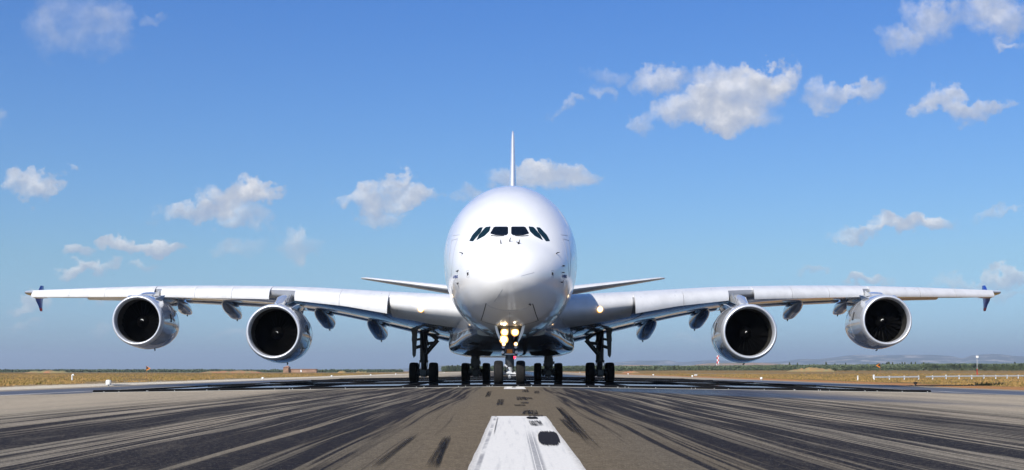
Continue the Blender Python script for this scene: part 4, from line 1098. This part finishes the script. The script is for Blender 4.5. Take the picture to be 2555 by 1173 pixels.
def tree(kind, px, d, h, name, lab, cat, group, wk=1.0, trunk=True):
    p = gpt(px, d); mc, mt = random.choice(TM[kind]); e = empty(name, p, random.uniform(0, 6)); tag(e, lab, cat, group)
    o = bpy.data.objects.new('crown', mc); COL.objects.link(o); o.parent = e; o.scale = (h*wk, h*wk, h)
    if trunk:
        o = bpy.data.objects.new('trunk', mt); COL.objects.link(o); o.parent = e; o.scale = (h, h, h)
def hgt(px, d, top): return CAMH+(CY-top)*d/F-gpt(px, d).z
rn = random.Random(5)
for k in range(40):
    px = rn.choice((rn.uniform(1968, 2345), rn.uniform(2180, 2310))) if k < 34 else rn.uniform(2470, 2556)
    tree('poplar', px, 1180+rn.uniform(-30, 30), hgt(px, 1180, rn.uniform(902, 909)), 'poplar_tree', 'slim dark poplar spire standing up from the treeline at the far right', 'tree', 'poplar spires of the far right treeline')
for k in range(9):
    px = 1114+k*3.9+rn.uniform(-1, 1)
    tree('poplar', px, 1180, hgt(px, 1180, rn.uniform(910.5, 914)), 'poplar_tree', 'dark slim tree in the small clump seen just left of the left body wheels', 'tree', 'clump of trees left of the body wheels', 1.6)
for k in range(40):
    px = 2310+k*6.3+rn.uniform(-3, 3)
    tree('round', px, 1080, hgt(px, 1080, rn.uniform(905, 911)), 'broadleaf_tree', 'dark rounded tree in the taller treeline at the far right', 'tree', 'rounded trees of the far right treeline')
for k in range(18):
    px = 2080+k*27+rn.uniform(-10, 10)
    tree('bush', px, 620, hgt(px, 620, rn.uniform(917.5, 920)), 'shrub', 'low green shrub in the field in front of the right treeline', 'shrub', 'shrubs in the right field', 1.2, False)
for k in range(10):
    px = 2470+k*11+rn.uniform(-3, 3)
    tree('bush', px, 700, hgt(px, 700, rn.uniform(911.5, 914)), 'shrub', 'tall bright green shrub below the treeline at the right edge', 'shrub', 'tall shrubs at the right edge', .9, False)
for k in range(9):
    px = 1640+k*13+rn.uniform(-5, 5)
    tree('round', px, 1000, hgt(px, 1000, rn.uniform(911.5, 914)), 'broadleaf_tree', 'rounded tree in the low treeline between the landing gear and the right inner engine', 'tree', 'rounded trees right of the landing gear', .9)
# far-off woods as masses of leaf faces
def wood(name, segs, d, seed, m, dens=14, depth=26, fs_=.5):
    rn = random.Random(seed); vs = []; fs = []
    for (p0, p1, t0, t1) in segs:
        n = int(abs(p1-p0)*dens)
        for k in range(n):
            u = rn.random(); px = p0+(p1-p0)*u; x0_ = (px-CX)*d/F
            top = t0+(t1-t0)*u+ 2.6*mnoise.noise(Vector((px*.11, seed, 0)))+1.5*mnoise.noise(Vector((px*.37, seed, 5)))
            dd = d+rn.uniform(0, depth); x = x0_+rn.uniform(-.6, .6); zb_ = gz(x, dd); zt_ = CAMH+(CY-top)*d/F
            z = zb_+(zt_-zb_)*rn.random()**.8; s = rn.uniform(.6, 1.4)*fs_
            u_ = Vector((rn.gauss(0,1), rn.gauss(0,.6), rn.gauss(0,1))).normalized()*s; v_ = u_.orthogonal().normalized()*s*.8; c = Vector((x, dd, z)); i = len(vs)
            vs += [c-u_, c+v_, c+u_, c-v_]; fs.append((i, i+1, i+2, i+3))
    b = MB(); b.add(vs, fs, m); tag(b.build(name, rec=False, smooth=False), kind='stuff')
wood('far_wood', [(-40, 560, 923, 922.5), (560, 1000, 923.5, 922.5)], 1500, 21, leafd, 22, 40, .8)
wood('far_wood', [(1100, 1560, 914.5, 913.5)], 1200, 22, leafd, 34, 40, .6)
wood('far_wood', [(1535, 1700, 914.5, 913), (1700, 1760, 914, 912.5), (1760, 2000, 913.5, 911), (2000, 2330, 911, 909), (2330, 2480, 908, 908), (2480, 2680, 908.5, 906)], 1120, 23, leafm, 40, 40, .55)

# ------------------------------------------------------------------ hills
def f_hill(n, b):
    p = objc(n); a = n.noise(n.v('MULTIPLY', p, (1, 1, 2.5)), .0028, 6, .65)
    n.put(b.inputs['Base Color'], n.mix(n.rng(a, .52, .62), (.055,.07,.035), (.44,.38,.30)))
hillm = mat('limestone_hills', (.2,.2,.15), .95, spec=.1, fn=f_hill)
tanm = mat('bare_tan_hills', (.34,.22,.13), .95, spec=.1, fn=lambda n, b: n.put(b.inputs['Base Color'], n.mix(n.rng(n.noise(objc(n), .01, 5, .6), .42, .6), (.38,.22,.12), (.20,.17,.08))))
def hills(name, prof, d, depth, m, amp, seed, freq):
    f = pchip([q[0] for q in prof], [q[1] for q in prof]); b = MB(); p0, p1 = prof[0][0], prof[-1][0]; n1 = int((p1-p0)/4); n2 = 26; vs = []
    for j in range(n2+1):
        v = j/n2
        for i in range(n1+1):
            px = p0+(p1-p0)*i/n1; dd = d+depth*v; x = (px-CX)*d/F*(dd/d)*1.0
            H = (CY-f(px))*(d+depth*.75)/F
            nz = mnoise.fractal(Vector((x*freq, dd*freq*.7, seed)), 1.0, 2.1, 5)
            env = math.sin(math.pi/2*min(1, v/.75))**1.2 if v < .75 else math.cos(math.pi/2*(v-.75)/.25)
            vs.append((x, dd, -12+ (12+CAMH+H*(1+.0))*env*(1+amp*nz*(1-abs(v-.75)*.6)) + amp*60*nz*(1-env)*.2))
    w_ = n1+1; b.add(vs, [(j*w_+i, j*w_+i+1, (j+1)*w_+i+1, (j+1)*w_+i) for j in range(n2) for i in range(n1)], m)
    tag(b.build(name, rec=False), kind='structure')
hills('hills', [(960,921),(1060,917),(1110,911.5),(1150,912),(1240,917),(1380,915),(1500,906),(1540,904),(1590,900),(1660,898.5),(1700,904),(1780,898.5),(1850,904),(1950,903),(2000,897),(2040,896),(2072,892),(2135,886.5),(2200,885.5),(2304,886),(2370,888),(2402,894),(2424,887.5),(2480,885.5),(2555,889),(2700,884),(3000,905)], 16000, 4500, hillm, .10, 3, .0016)
hills('low_hills', [(1490,921),(1540,912),(1600,911),(1660,914),(1700,918),(1730,911),(1790,905.5),(1850,905),(1920,906.5),(1990,911),(2060,915),(2150,921)], 6000, 1500, tanm, .05, 9, .0035)

# ------------------------------------------------------------------ haze
hz = bpy.data.materials.new('haze_air'); hz.use_nodes = True; n = NT(hz.node_tree); n.n.clear()
pv = n.new('ShaderNodeVolumePrincipled'); pv.inputs['Color'].default_value = (.78,.88,1,1); pv.inputs['Density'].default_value = 7e-5; pv.inputs['Anisotropy'].default_value = .2
ho = n.new('ShaderNodeOutputMaterial'); n.l.new(pv.outputs[0], ho.inputs['Volume'])
b = MB(); b.box((0, 12000, 130), (44000, 27000, 320), hz); tag(b.build('haze', smooth=False), kind='stuff')
